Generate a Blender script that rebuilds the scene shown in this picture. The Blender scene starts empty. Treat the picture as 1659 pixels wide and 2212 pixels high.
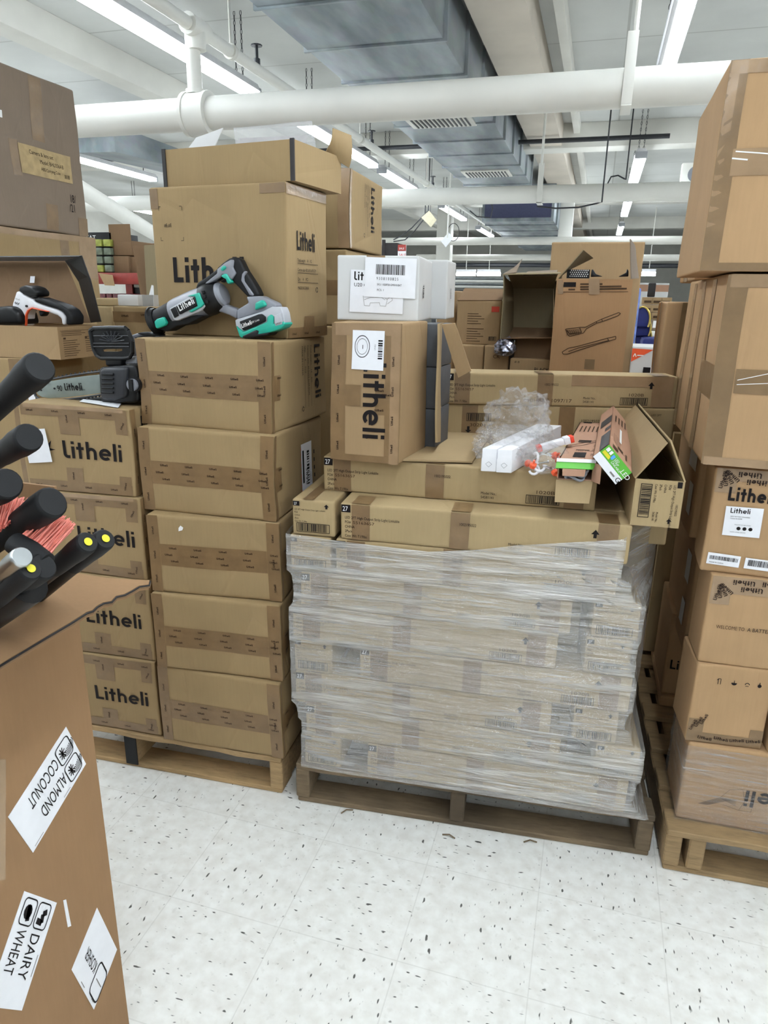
import bpy, bmesh, math, random
import numpy as np
from mathutils import Vector, Matrix, noise
sc = bpy.context.scene
COL = sc.collection
# ------------------------------------------------------------------ camera
F, CX, CY, EYE = 1500.0, 829.5, 1106.0, 1.5
def _rz(a):
    c, s = math.cos(a), math.sin(a); return np.array([[c,-s,0],[s,c,0],[0,0,1.0]])
def _rx(a):
    c, s = math.cos(a), math.sin(a); return np.array([[1.0,0,0],[0,c,-s],[0,s,c]])
RC = _rz(math.radians(16.3)) @ _rx(math.radians(90-17.2)) @ _rz(math.radians(1.0))
cam_d = bpy.data.cameras.new('camera'); cam = bpy.data.objects.new('camera', cam_d); COL.objects.link(cam)
M4 = Matrix.Identity(4)
for i in range(3):
    for j in range(3): M4[i][j] = RC[i][j]
M4.translation = (0, 0, EYE); cam.matrix_world = M4
cam_d.sensor_fit = 'HORIZONTAL'; cam_d.sensor_width = 36.0; cam_d.lens = 36.0*F/1659.0
cam_d.clip_start = 0.02; cam_d.clip_end = 200
sc.camera = cam
# ------------------------------------------------------------------ light and exposure
sc.view_settings.view_transform = 'Standard'; sc.view_settings.look = 'None'
sc.view_settings.exposure = 0.62; sc.view_settings.gamma = 1.0
sc.cycles.transparent_max_bounces = 32
TUBE = 36.0          # radiance of a lit fluorescent tube
w = bpy.data.worlds.new('world'); sc.world = w; w.use_nodes = True
w.node_tree.nodes['Background'].inputs[0].default_value = (0.93, 0.97, 1.0, 1)
w.node_tree.nodes['Background'].inputs[1].default_value = 0.22
# ------------------------------------------------------------------ pixel -> point on a real plane
def ray(x, y): return RC @ np.array([(x-CX)/F, -(y-CY)/F, -1.0])
EY = np.array([0, 0, EYE])
def atz(x, y, z): d = ray(x, y); return Vector(EY + d*(z-EYE)/d[2])
def aty(x, y, Y): d = ray(x, y); return Vector(EY + d*Y/d[1])
def atx(x, y, X): d = ray(x, y); return Vector(EY + d*X/d[0])
R = math.radians
def lin(c):
    return tuple((v/255/12.92 if v/255 <= .04045 else ((v/255+.055)/1.055)**2.4) for v in c) + (1.0,)
# ------------------------------------------------------------------ materials
MATS = {}
def nt(name):
    m = bpy.data.materials.new(name); m.use_nodes = True
    t = m.node_tree; return m, t, t.nodes['Principled BSDF']
def node(t, typ, **kw):
    n = t.nodes.new(typ)
    for k, v in kw.items():
        if k.startswith('i_'): n.inputs[k[2:].replace('_', ' ')].default_value = v
        else: setattr(n, k, v)
    return n
def coords(t, scale=(1,1,1), rot=(0,0,0), kind='Object'):
    tc = node(t, 'ShaderNodeTexCoord'); mp = node(t, 'ShaderNodeMapping')
    mp.inputs['Scale'].default_value = scale; mp.inputs['Rotation'].default_value = rot
    t.links.new(tc.outputs[kind], mp.inputs['Vector']); return mp.outputs[0]
def ramp(t, src, stops):
    r = node(t, 'ShaderNodeValToRGB'); t.links.new(src, r.inputs[0])
    e = r.color_ramp.elements
    while len(e) < len(stops): e.new(0.5)
    for q, (p, c) in zip(e, stops): q.position = p; q.color = c if len(c) == 4 else tuple(c)+(1,)
    return r.outputs[0]
def mixc(t, fac, a, b, mode='MIX'):
    n = node(t, 'ShaderNodeMix', data_type='RGBA', blend_type=mode)
    if isinstance(fac, (int, float)): n.inputs[0].default_value = fac
    else: t.links.new(fac, n.inputs[0])
    for i, v in ((6, a), (7, b)):
        if isinstance(v, tuple): n.inputs[i].default_value = v
        else: t.links.new(v, n.inputs[i])
    return n.outputs[2]
def bump(t, b, src, strength, dist=0.002):
    n = node(t, 'ShaderNodeBump'); n.inputs['Strength'].default_value = strength; n.inputs['Distance'].default_value = dist
    t.links.new(src, n.inputs['Height']); t.links.new(n.outputs[0], b.inputs['Normal'])
def plain(name, rgb, rough=.5, metal=0.0, var=.08, scale=30, bmp=0.0, alpha=1.0, trans=0.0, spec=None, coat=0.0):
    if name in MATS: return MATS[name]
    m, t, b = nt(name)
    c = lin(rgb)
    if var:
        nz = node(t, 'ShaderNodeTexNoise', i_Scale=scale, i_Detail=4.0); t.links.new(coords(t), nz.inputs['Vector'])
        lo = tuple(v*(1-var*2) for v in c[:3])+(1,); hi = tuple(min(1, v*(1+var)) for v in c[:3])+(1,)
        t.links.new(ramp(t, nz.outputs[0], [(.3, lo), (.7, hi)]), b.inputs['Base Color'])
        if bmp: bump(t, b, nz.outputs[0], bmp)
    else: b.inputs['Base Color'].default_value = c
    b.inputs['Roughness'].default_value = rough; b.inputs['Metallic'].default_value = metal
    b.inputs['Alpha'].default_value = alpha; b.inputs['Transmission Weight'].default_value = trans
    if spec is not None: b.inputs['Specular IOR Level'].default_value = spec
    b.inputs['Coat Weight'].default_value = coat
    MATS[name] = m; return m
def kraft(name, rgb, wear=.5, fold=.35):
    """corrugated board: fine fibres, faint vertical flutes, scuffs and pressed folds"""
    if name in MATS: return MATS[name]
    m, t, b = nt(name); c = lin(rgb)
    n1 = node(t, 'ShaderNodeTexNoise', i_Scale=7.0, i_Detail=5.0); t.links.new(coords(t), n1.inputs['Vector'])
    n2 = node(t, 'ShaderNodeTexNoise', i_Scale=160.0, i_Detail=3.0); t.links.new(coords(t, (1, 1, .08)), n2.inputs['Vector'])
    n3 = node(t, 'ShaderNodeTexNoise', i_Scale=22.0, i_Detail=6.0, i_Roughness=.7); t.links.new(coords(t, (1, 1, .5)), n3.inputs['Vector'])
    sh = lambda k: tuple(v*k for v in c[:3])+(1,)
    base = ramp(t, n1.outputs[0], [(.3, sh(.93)), (.7, sh(1.05))])
    base = mixc(t, .16, base, ramp(t, n2.outputs[0], [(.35, sh(.86)), (.65, sh(1.1))]))
    scuff = ramp(t, n3.outputs[0], [(.66, (0, 0, 0)), (.8, (1, 1, 1))])
    mul = node(t, 'ShaderNodeMath', operation='MULTIPLY'); mul.inputs[1].default_value = wear*.5
    t.links.new(scuff, mul.inputs[0])
    base = mixc(t, mul.outputs[0], base, tuple(min(1, v*1.25+.03) for v in c[:3])+(1,))
    t.links.new(base, b.inputs['Base Color'])
    b.inputs['Roughness'].default_value = .78; b.inputs['Specular IOR Level'].default_value = .25
    v = node(t, 'ShaderNodeTexVoronoi', feature='DISTANCE_TO_EDGE'); v.inputs['Scale'].default_value = 5.0
    t.links.new(coords(t, (1, 1, .6), (.2, .1, .3)), v.inputs['Vector'])
    crease = ramp(t, v.outputs[0], [(0, (0, 0, 0)), (.035, (1, 1, 1))])
    mx = mixc(t, .5, crease, n1.outputs[0])
    bump(t, b, mx, fold, .004)
    MATS[name] = m; return m
K_STACK = kraft('kraft_board_tan', (150, 127, 92))
K_LED = kraft('kraft_board_sand', (163, 142, 106), .4, .2)
K_WARM = kraft('kraft_board_warm', (154, 128, 95), .35, .22)
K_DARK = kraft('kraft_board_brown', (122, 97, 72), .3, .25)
K_GREY = kraft('kraft_board_grey', (128, 113, 98), .5, .3)
K_BIG = kraft('kraft_board_plain', (170, 138, 102), .25, .2)
K_FORE = kraft('kraft_board_ochre', (146, 114, 82), .5, .12)
K_IN = kraft('kraft_inner_board', (158, 136, 102), .2, .15)
K_OLIVE = kraft('kraft_inner_olive', (132, 119, 92), .2, .15)
WHITEBOX = plain('white_carton_board', (205, 205, 204), .55, var=.03, scale=8)
PAPER = plain('white_paper', (232, 233, 238), .6, var=.02)
INK = plain('black_print', (24, 19, 20), .7, var=.03, spec=.2)
INK2 = plain('brown_print', (74, 55, 38), .7, var=.03, spec=.2)
INKW = plain('white_print', (235, 235, 235), .5, var=0)
INKG = plain('grey_print', (120, 116, 112), .6, var=0)
INKP = plain('violet_print', (70, 70, 120), .6, var=0)
INKR = plain('red_print', (190, 60, 40), .6, var=0)
TAPEINK = plain('tape_print', (42, 28, 20), .5, var=0, spec=.2)
def tape_mat(name, rgb, rough):
    m, t, b = nt(name)
    nz = node(t, 'ShaderNodeTexNoise', i_Scale=18.0, i_Detail=5.0); t.links.new(coords(t), nz.inputs['Vector'])
    c = lin(rgb)
    t.links.new(ramp(t, nz.outputs[0], [(.3, tuple(v*.88 for v in c[:3])), (.7, tuple(v*1.1 for v in c[:3]))]), b.inputs['Base Color'])
    b.inputs['Roughness'].default_value = rough; b.inputs['Coat Weight'].default_value = .25; b.inputs['Coat Roughness'].default_value = .2
    n2 = node(t, 'ShaderNodeTexNoise', i_Scale=45.0, i_Detail=3.0); t.links.new(coords(t, (1, 1, 1)), n2.inputs['Vector'])
    bump(t, b, n2.outputs[0], .35, .003)
    return m
TAPE = tape_mat('brown_packing_tape', (122, 97, 66), .38)
TAPE_CLEAR = tape_mat('clear_packing_tape', (150, 124, 95), .22)
BLACKP = plain('black_plastic', (14, 15, 17), .42, var=.1, spec=.35)
BLACKR = plain('black_rubber', (20, 21, 23), .6, var=.1, spec=.3)
DARKGREY = plain('dark_grey_plastic', (40, 42, 47), .45)
GREYP = plain('grey_plastic', (130, 132, 140), .4, var=.03)
LIGHTP = plain('light_grey_plastic', (176, 178, 184), .4, var=.03)
WHITEP = plain('white_plastic', (232, 232, 236), .35, var=.02)
TEAL = plain('teal_plastic', (30, 165, 143), .38, var=.03)
ORANGE = plain('orange_plastic', (230, 90, 50), .4, var=.03)
YELLOW = plain('yellow_plastic', (215, 205, 40), .4, var=.05)
STEEL = plain('steel', (190, 195, 198), .3, 1.0, var=.06)
BARSTEEL = plain('brushed_bar_steel', (132, 142, 138), .4, .3, var=.05)
CORAL = plain('coral_bristle', (246, 146, 130), .5, var=.1, scale=90)
def galv():
    m, t, b = nt('galvanised_steel')
    v = node(t, 'ShaderNodeTexVoronoi'); v.inputs['Scale'].default_value = 14; t.links.new(coords(t, (1, .5, 1)), v.inputs['Vector'])
    nz = node(t, 'ShaderNodeTexNoise', i_Scale=1.6, i_Detail=5.0); t.links.new(coords(t, (2.2, .5, 1)), nz.inputs['Vector'])
    a = ramp(t, nz.outputs[0], [(.3, lin((92, 100, 106))), (.7, lin((156, 163, 166)))])
    a = mixc(t, .04, a, v.outputs['Color'], 'OVERLAY')
    t.links.new(a, b.inputs['Base Color']); b.inputs['Metallic'].default_value = .55; b.inputs['Roughness'].default_value = .48
    bump(t, b, nz.outputs[0], .2, .01)
    return m
GALV = galv()
WPAINT = plain('white_paint', (222, 221, 214), .45, var=.03, scale=3)
WPAINT_D = plain('aged_white_paint', (206, 204, 196), .5, var=.05, scale=2)
BEAMP = plain('beam_paint', (196, 186, 172), .6, var=.06, scale=2)
BLUEF = plain('blue_fabric', (20, 30, 96), .7, var=.1)
GOLD = plain('gold_frame', (196, 172, 96), .3, .8, var=.04)
REDM = plain('red_rack_paint', (150, 54, 46), .45, var=.1)
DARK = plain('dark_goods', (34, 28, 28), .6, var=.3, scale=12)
BLUEWRAP = plain('blue_plastic_wrap', (96, 120, 190), .25, var=.25, scale=20)
SILVER = plain('silver_film', (150, 150, 165), .2, .7, var=.5, scale=40, bmp=.6)
GREEN = plain('green_print', (88, 172, 52), .5, var=.03)
PINKBOARD = kraft('kraft_print_pinkish', (168, 130, 107), .2, .05)
YGREEN = plain('olive_green_tin', (158, 164, 76), .5, var=.2)
GGREEN = plain('grey_green_tin', (112, 122, 104), .5, var=.2)
LABELK = plain('aged_tan_paper', (168, 144, 100), .5, var=.1)
def wood(name, rgb, dark):
    m, t, b = nt(name); c = lin(rgb)
    w1 = node(t, 'ShaderNodeTexNoise', i_Scale=9.0, i_Detail=6.0, i_Roughness=.65); t.links.new(coords(t, (1.2, 6, 9)), w1.inputs['Vector'])
    w2 = node(t, 'ShaderNodeTexNoise', i_Scale=3.0, i_Detail=4.0); t.links.new(coords(t), w2.inputs['Vector'])
    sh = lambda k: tuple(v*k for v in c[:3])+(1,)
    a = ramp(t, w1.outputs[0], [(.25, sh(.55)), (.5, sh(.95)), (.75, sh(1.15))])
    d = ramp(t, w2.outputs[0], [(.42, (0, 0, 0)), (.66, (1, 1, 1))])
    mu = node(t, 'ShaderNodeMath', operation='MULTIPLY'); mu.inputs[1].default_value = dark; t.links.new(d, mu.inputs[0])
    t.links.new(mixc(t, mu.outputs[0], a, sh(.28)), b.inputs['Base Color'])
    b.inputs['Roughness'].default_value = .8; bump(t, b, w1.outputs[0], .5, .003)
    return m
WOOD_NEW = wood('pine_pallet_wood', (176, 146, 104), .35)
WOOD_OLD = wood('weathered_pallet_wood', (122, 104, 80), .85)
WOOD_R = wood('tan_pallet_wood', (152, 126, 90), .5)
def emit(name, rgb, s):
    m = bpy.data.materials.new(name); m.use_nodes = True; t = m.node_tree; t.nodes.clear()
    e = t.nodes.new('ShaderNodeEmission'); e.inputs[0].default_value = rgb+(1,); e.inputs[1].default_value = s
    o = t.nodes.new('ShaderNodeOutputMaterial'); t.links.new(e.outputs[0], o.inputs[0]); return m
LIT = emit('lit_fluorescent_tube', (.86, .94, 1.0), TUBE)
def film(name, lo, hi, tint=(.9, .9, .92), rough=.16, gloss=.07, fine=(2.2, 70), streak=((1.2, 1, 26), (0, .12, 0)), streak2=((2.5, 1, 40), (0, -.42, 0)), bstr=.9):
    """clear stretch film: mostly see-through, milky and glossy where it folds into streaks, thin glints painted white"""
    m = bpy.data.materials.new(name); m.use_nodes = True; t = m.node_tree; t.nodes.clear()
    n1 = node(t, 'ShaderNodeTexNoise', i_Scale=3.0, i_Detail=6.0, i_Roughness=.62); t.links.new(coords(t, *streak), n1.inputs['Vector'])
    n2 = node(t, 'ShaderNodeTexNoise', i_Scale=2.2, i_Detail=5.0, i_Roughness=.6); t.links.new(coords(t, *streak2), n2.inputs['Vector'])
    n3 = node(t, 'ShaderNodeTexNoise', i_Scale=3.2, i_Detail=3.0); t.links.new(coords(t), n3.inputs['Vector'])
    a1 = ramp(t, n1.outputs[0], [(.44, (0, 0, 0)), (.72, (1, 1, 1))])
    a2 = ramp(t, n2.outputs[0], [(.48, (0, 0, 0)), (.74, (1, 1, 1))])
    mxn = node(t, 'ShaderNodeMath', operation='MAXIMUM'); t.links.new(a1, mxn.inputs[0]); t.links.new(a2, mxn.inputs[1])
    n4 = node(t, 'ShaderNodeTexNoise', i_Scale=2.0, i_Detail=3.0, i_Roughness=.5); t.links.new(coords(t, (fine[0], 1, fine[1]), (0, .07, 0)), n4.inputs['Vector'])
    glints = ramp(t, n4.outputs[0], [(.60, (0, 0, 0)), (.68, (.9, .9, .9))])  # thin bright lines: glints painted in as milky white
    mx4 = node(t, 'ShaderNodeMath', operation='MAXIMUM'); t.links.new(mxn.outputs[0], mx4.inputs[0]); t.links.new(glints, mx4.inputs[1]); mxn = mx4
    pt = ramp(t, n3.outputs[0], [(.34, (.22, .22, .22)), (.66, (1, 1, 1))])
    ml = node(t, 'ShaderNodeMath', operation='MULTIPLY'); t.links.new(mxn.outputs[0], ml.inputs[0]); t.links.new(pt, ml.inputs[1])
    mr = node(t, 'ShaderNodeMapRange'); mr.inputs['To Min'].default_value = lo; mr.inputs['To Max'].default_value = hi
    t.links.new(ml.outputs[0], mr.inputs[0])
    tr = node(t, 'ShaderNodeBsdfTransparent'); tr.inputs[0].default_value = (.97, .97, .97, 1)
    p = node(t, 'ShaderNodeBsdfPrincipled'); p.inputs['Base Color'].default_value = tint+(1,)
    p.inputs['Roughness'].default_value = rough; p.inputs['Specular IOR Level'].default_value = .9
    ad = node(t, 'ShaderNodeMath', operation='ADD'); t.links.new(n1.outputs[0], ad.inputs[0]); t.links.new(n2.outputs[0], ad.inputs[1])
    bp = node(t, 'ShaderNodeBump'); bp.inputs['Strength'].default_value = bstr; bp.inputs['Distance'].default_value = .035
    t.links.new(ad.outputs[0], bp.inputs['Height']); t.links.new(bp.outputs[0], p.inputs['Normal'])
    gl = node(t, 'ShaderNodeBsdfGlossy'); gl.inputs['Roughness'].default_value = .1; t.links.new(bp.outputs[0], gl.inputs['Normal'])
    m1 = node(t, 'ShaderNodeMixShader'); t.links.new(mr.outputs[0], m1.inputs[0]); t.links.new(tr.outputs[0], m1.inputs[1]); t.links.new(p.outputs[0], m1.inputs[2])
    m2 = node(t, 'ShaderNodeMixShader'); m2.inputs[0].default_value = gloss; t.links.new(m1.outputs[0], m2.inputs[1]); t.links.new(gl.outputs[0], m2.inputs[2])
    o = t.nodes.new('ShaderNodeOutputMaterial'); t.links.new(m2.outputs[0], o.inputs[0]); return m
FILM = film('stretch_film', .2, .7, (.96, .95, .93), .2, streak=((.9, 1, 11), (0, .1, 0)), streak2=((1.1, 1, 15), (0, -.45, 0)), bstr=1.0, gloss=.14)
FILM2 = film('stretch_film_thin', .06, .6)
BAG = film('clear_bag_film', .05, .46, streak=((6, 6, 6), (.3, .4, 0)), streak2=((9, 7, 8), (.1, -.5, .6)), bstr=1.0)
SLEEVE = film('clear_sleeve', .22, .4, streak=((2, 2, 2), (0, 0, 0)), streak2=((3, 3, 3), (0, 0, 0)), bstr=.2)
# ------------------------------------------------------------------ object helpers
def link(name, verts, faces, mat, parent=None, smooth=False, mi=None):
    me = bpy.data.meshes.new(name); me.from_pydata([tuple(v) for v in verts], [], faces)
    for q in (mat if isinstance(mat, (list, tuple)) else [mat]): me.materials.append(q)
    if smooth: me.polygons.foreach_set('use_smooth', [True]*len(me.polygons))
    if mi: me.polygons.foreach_set('material_index', mi)
    me.update(); o = bpy.data.objects.new(name, me); COL.objects.link(o)
    if parent is not None: o.parent = parent
    return o
def tag(o, label=None, cat=None, group=None, kind=None):
    if label: o['label'] = label
    if cat: o['category'] = cat
    if group: o['group'] = group
    if kind: o['kind'] = kind
    return o
def empty(name, loc, label, cat, group=None, rz=0.0):
    o = bpy.data.objects.new(name, None); COL.objects.link(o); o.location = loc; o.rotation_euler = (0, 0, rz)
    o.empty_display_size = .1
    return tag(o, label, cat, group)
class MB:
    """collects boxes, tubes, plates in one mesh"""
    def __init__(s, org=(0, 0, 0)): s.v = []; s.f = []; s.o = Vector(org)
    def add(s, vs, fs):
        n = len(s.v); s.v += [Vector(v)-s.o for v in vs]; s.f += [tuple(i+n for i in f) for f in fs]; return s
    def box(s, x0, x1, y0, y1, z0, z1, rz=0.0, piv=None):
        vs = [Vector((x, y, z)) for z in (z0, z1) for y in (y0, y1) for x in (x0, x1)]
        if rz:
            p = Vector(piv or (x0, y0, z0)); m = Matrix.Rotation(rz, 3, 'Z'); vs = [m @ (v-p)+p for v in vs]
        return s.add(vs, [(0,2,3,1), (4,5,7,6), (0,1,5,4), (2,6,7,3), (0,4,6,2), (1,3,7,5)])
    def tube(s, pts, r, seg=10, cap=True):
        pts = [Vector(p) for p in pts]; rs = r if isinstance(r, (list, tuple)) else [r]*len(pts)
        vs = []; fs = []; up = None
        for i, p in enumerate(pts):
            d = (pts[min(i+1, len(pts)-1)]-pts[max(i-1, 0)]).normalized()
            if up is None or abs(up.dot(d)) > .95: up = Vector((0, 0, 1)) if abs(d.z) < .9 else Vector((1, 0, 0))
            a = d.cross(up).normalized(); b = d.cross(a).normalized(); up = -b if up.dot(-b) > 0 else b
            b = d.cross(a)
            for k in range(seg):
                t = 2*math.pi*k/seg; vs.append(p+(a*math.cos(t)+b*math.sin(t))*rs[i])
        for i in range(len(pts)-1):
            for k in range(seg):
                k2 = (k+1) % seg; fs.append((i*seg+k, i*seg+k2, (i+1)*seg+k2, (i+1)*seg+k))
        if cap: fs.append(tuple(range(seg))[::-1]); fs.append(tuple((len(pts)-1)*seg+k for k in range(seg)))
        return s.add(vs, fs)
    def plate(s, pts, t, back=None):
        """closed outline (3D, planar) extruded by vector t"""
        pts = [Vector(p) for p in pts]; n = len(pts); t = Vector(t)
        vs = pts+[p+t for p in pts]
        fs = [tuple(range(n)), tuple(range(2*n-1, n-1, -1))]+[(i, i+n, (i+1) % n+n, (i+1) % n) for i in range(n)]
        return s.add(vs, fs)
    def sheet(s, a, b, c, d, t=.004, nu=8, nv=6, warp=.0, seed=0, curl=0.0):
        """four corners (a-b bottom, d-c top) as a board of thickness t, gently warped"""
        a, b, c, d = map(Vector, (a, b, c, d)); nrm = (b-a).cross(d-a).normalized(); vs = []; fs = []
        for side in (0, 1):
            for j in range(nv+1):
                for i in range(nu+1):
                    u, v = i/nu, j/nv; p = (a*(1-u)+b*u)*(1-v)+(d*(1-u)+c*u)*v
                    p = p+nrm*(warp*noise.noise(p*5+Vector((seed, 0, 0)))+curl*math.sin(math.pi*v)*1.0+(t if side else 0)); vs.append(p)
        N = (nu+1)*(nv+1); q = lambda s_, i, j: s_*N+j*(nu+1)+i
        for j in range(nv):
            for i in range(nu):
                fs.append((q(0,i,j), q(0,i,j+1), q(0,i+1,j+1), q(0,i+1,j))); fs.append((q(1,i,j), q(1,i+1,j), q(1,i+1,j+1), q(1,i,j+1)))
        for i in range(nu): fs += [(q(0,i,0), q(0,i+1,0), q(1,i+1,0), q(1,i,0)), (q(0,i,nv), q(1,i,nv), q(1,i+1,nv), q(0,i+1,nv))]
        for j in range(nv): fs += [(q(0,0,j), q(1,0,j), q(1,0,j+1), q(0,0,j+1)), (q(0,nu,j), q(0,nu,j+1), q(1,nu,j+1), q(1,nu,j))]
        return s.add(vs, fs)
    def build(s, name, mat, parent=None, smooth=False, bevel=0.0, seg=2, angle=None):
        o = link(name, s.v, s.f, mat, parent, smooth)
        bm = bmesh.new(); bm.from_mesh(o.data); bmesh.ops.recalc_face_normals(bm, faces=bm.faces)
        if bevel:
            ed = [e for e in bm.edges if len(e.link_faces) == 2 and e.calc_face_angle(0) > .5]
            bmesh.ops.bevel(bm, geom=ed, offset=bevel, segments=seg, affect='EDGES', clamp_overlap=True, profile=.5)
        bm.to_mesh(o.data); bm.free()
        if smooth or bevel:
            o.data.polygons.foreach_set('use_smooth', [True]*len(o.data.polygons))
            try: o.data.set_sharp_from_angle(angle=angle or R(35))
            except Exception: pass
        return o
def mesh_box(name, x0, x1, y0, y1, z0, z1, mat, parent=None, bevel=0.0):
    return MB().box(x0, x1, y0, y1, z0, z1).build(name, mat, parent, bevel=bevel)
# ------------------------------------------------------------------ lettering
GL = {}
def build_glyphs():
    cu = bpy.data.curves.new('glyph', 'FONT'); cu.resolution_u = 3
    ob = bpy.data.objects.new('glyph', cu); COL.objects.link(ob)
    def get(txt):
        cu.body = txt; dg = bpy.context.evaluated_depsgraph_get(); dg.update()
        me = bpy.data.meshes.new_from_object(ob.evaluated_get(dg))
        v = [(p.co.x, p.co.y) for p in me.vertices]; f = [tuple(p.vertices) for p in me.polygons]
        bpy.data.meshes.remove(me); return v, f
    bar = max(p[0] for p in get('|')[0])
    for c in 'ABCDEFGHIJKLMNOPQRSTUVWXYZabcdefghijklmnopqrstuvwxyz0123456789.,:#-/"®*&':
        v, f = get(c); v2, _ = get(c+'|')
        GL[c] = (v, f, max(p[0] for p in v2)-bar)
    GL[' '] = ([], [], .3)
    bpy.data.objects.remove(ob); bpy.data.curves.remove(cu)
build_glyphs()
CAP = max(p[1] for p in GL['H'][0])
def text2d(s, h, sx=1.0):
    """lettering of cap height h from the origin, as flat verts and faces"""
    k = h/CAP; x = 0; V = []; Fc = []
    for ch in s:
        v, f, adv = GL.get(ch, GL[' ']); n = len(V)
        V += [((x+a)*k*sx, b*k) for a, b in v]; Fc += [tuple(i+n for i in q) for q in f]; x += adv
    return V, Fc, x*k*sx
def _rect(V, Fc, x0, y0, x1, y1):
    n = len(V); V += [(x0, y0), (x1, y0), (x1, y1), (x0, y1)]; Fc.append((n, n+1, n+2, n+3))
def _arc(V, Fc, cx, cy, r0, r1, a0, a1, n=14):
    b = len(V)
    for i in range(n+1):
        a = R(a0+(a1-a0)*i/n); V += [(cx+r0*math.cos(a), cy+r0*math.sin(a)), (cx+r1*math.cos(a), cy+r1*math.sin(a))]
    Fc += [(b+2*i, b+2*i+1, b+2*i+3, b+2*i+2) for i in range(n)]
def logo2d(h, style='L', sx=1.0, s=.17):
    """the seven-letter word mark on the cartons, drawn from bars and rings; style 'L' square L, 'l' round-footed l"""
    V = []; Fc = []; x = 0; X = .68; g = .13
    def i_(x): _rect(V, Fc, x, 0, x+s, X); _rect(V, Fc, x, X+.13, x+s, X+.13+s*.95)
    if style == 'L': _rect(V, Fc, x, 0, x+s, 1); _rect(V, Fc, x+s, 0, x+.52, s); x += .52+g*.8
    else:
        _rect(V, Fc, x, .2, x+s, 1); _arc(V, Fc, x+s+.08, s+.08, .08, .08+s, 180, 270, 8); _rect(V, Fc, x+s+.08, 0, x+s+.2, s); x += s+.2+g*.8
    i_(x); x += s+g*.8
    _rect(V, Fc, x+.12, 0 if style == 'L' else 0, x+.12+s, .92); _rect(V, Fc, x, X-s, x+.42, X); x += .42+g
    _rect(V, Fc, x, 0, x+s, 1); rr = .29; _arc(V, Fc, x+rr, X-rr, rr-s, rr, 0, 180); _rect(V, Fc, x+2*rr-s, 0, x+2*rr, X-rr); x += 2*rr+g
    re = X/2; _arc(V, Fc, x+re, re, re-s, re, 8, 318, 22); _rect(V, Fc, x+s*.6, re-s*.42, x+2*re-.02, re+s*.42); x += 2*re+g*.9
    _rect(V, Fc, x, 0, x+s, 1); x += s+g
    i_(x); x += s
    return [(a*h*sx, b*h) for a, b in V], Fc, x*h*sx
def bars2d(w, h, seed, n=30, digits=None, frame=False):
    rnd = random.Random(seed); V = []; Fc = []; x = 0; x0 = 0
    if frame:
        f = h*.06; _rect(V, Fc, 0, 0, w, f); _rect(V, Fc, 0, h-f, w, h); _rect(V, Fc, 0, 0, f, h); _rect(V, Fc, w-f, 0, w, h)
        x0 = w*.06
    u = (w-2*x0)/(n*2)
    x = x0
    while x < w-x0-u:
        k = rnd.choice([.6, 1, 1, 1.8]); _rect(V, Fc, x, h*.1 if frame else 0, min(x+u*k, w), h*.92 if frame else h); x += u*(k+rnd.choice([.7, 1, 1.4]))
    return V, Fc, w
def fit_text(s, h, L):
    V, Fc, l = text2d(s, h); return [(a*L/l, b) for a, b in V], Fc
def place2d(mb, V, Fc, org, ux, uy, rot=0.0):
    c, s = math.cos(rot), math.sin(rot)
    mb.add([org+ux*(a*c-b*s)+uy*(a*s+b*c) for a, b in V], Fc)
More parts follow.
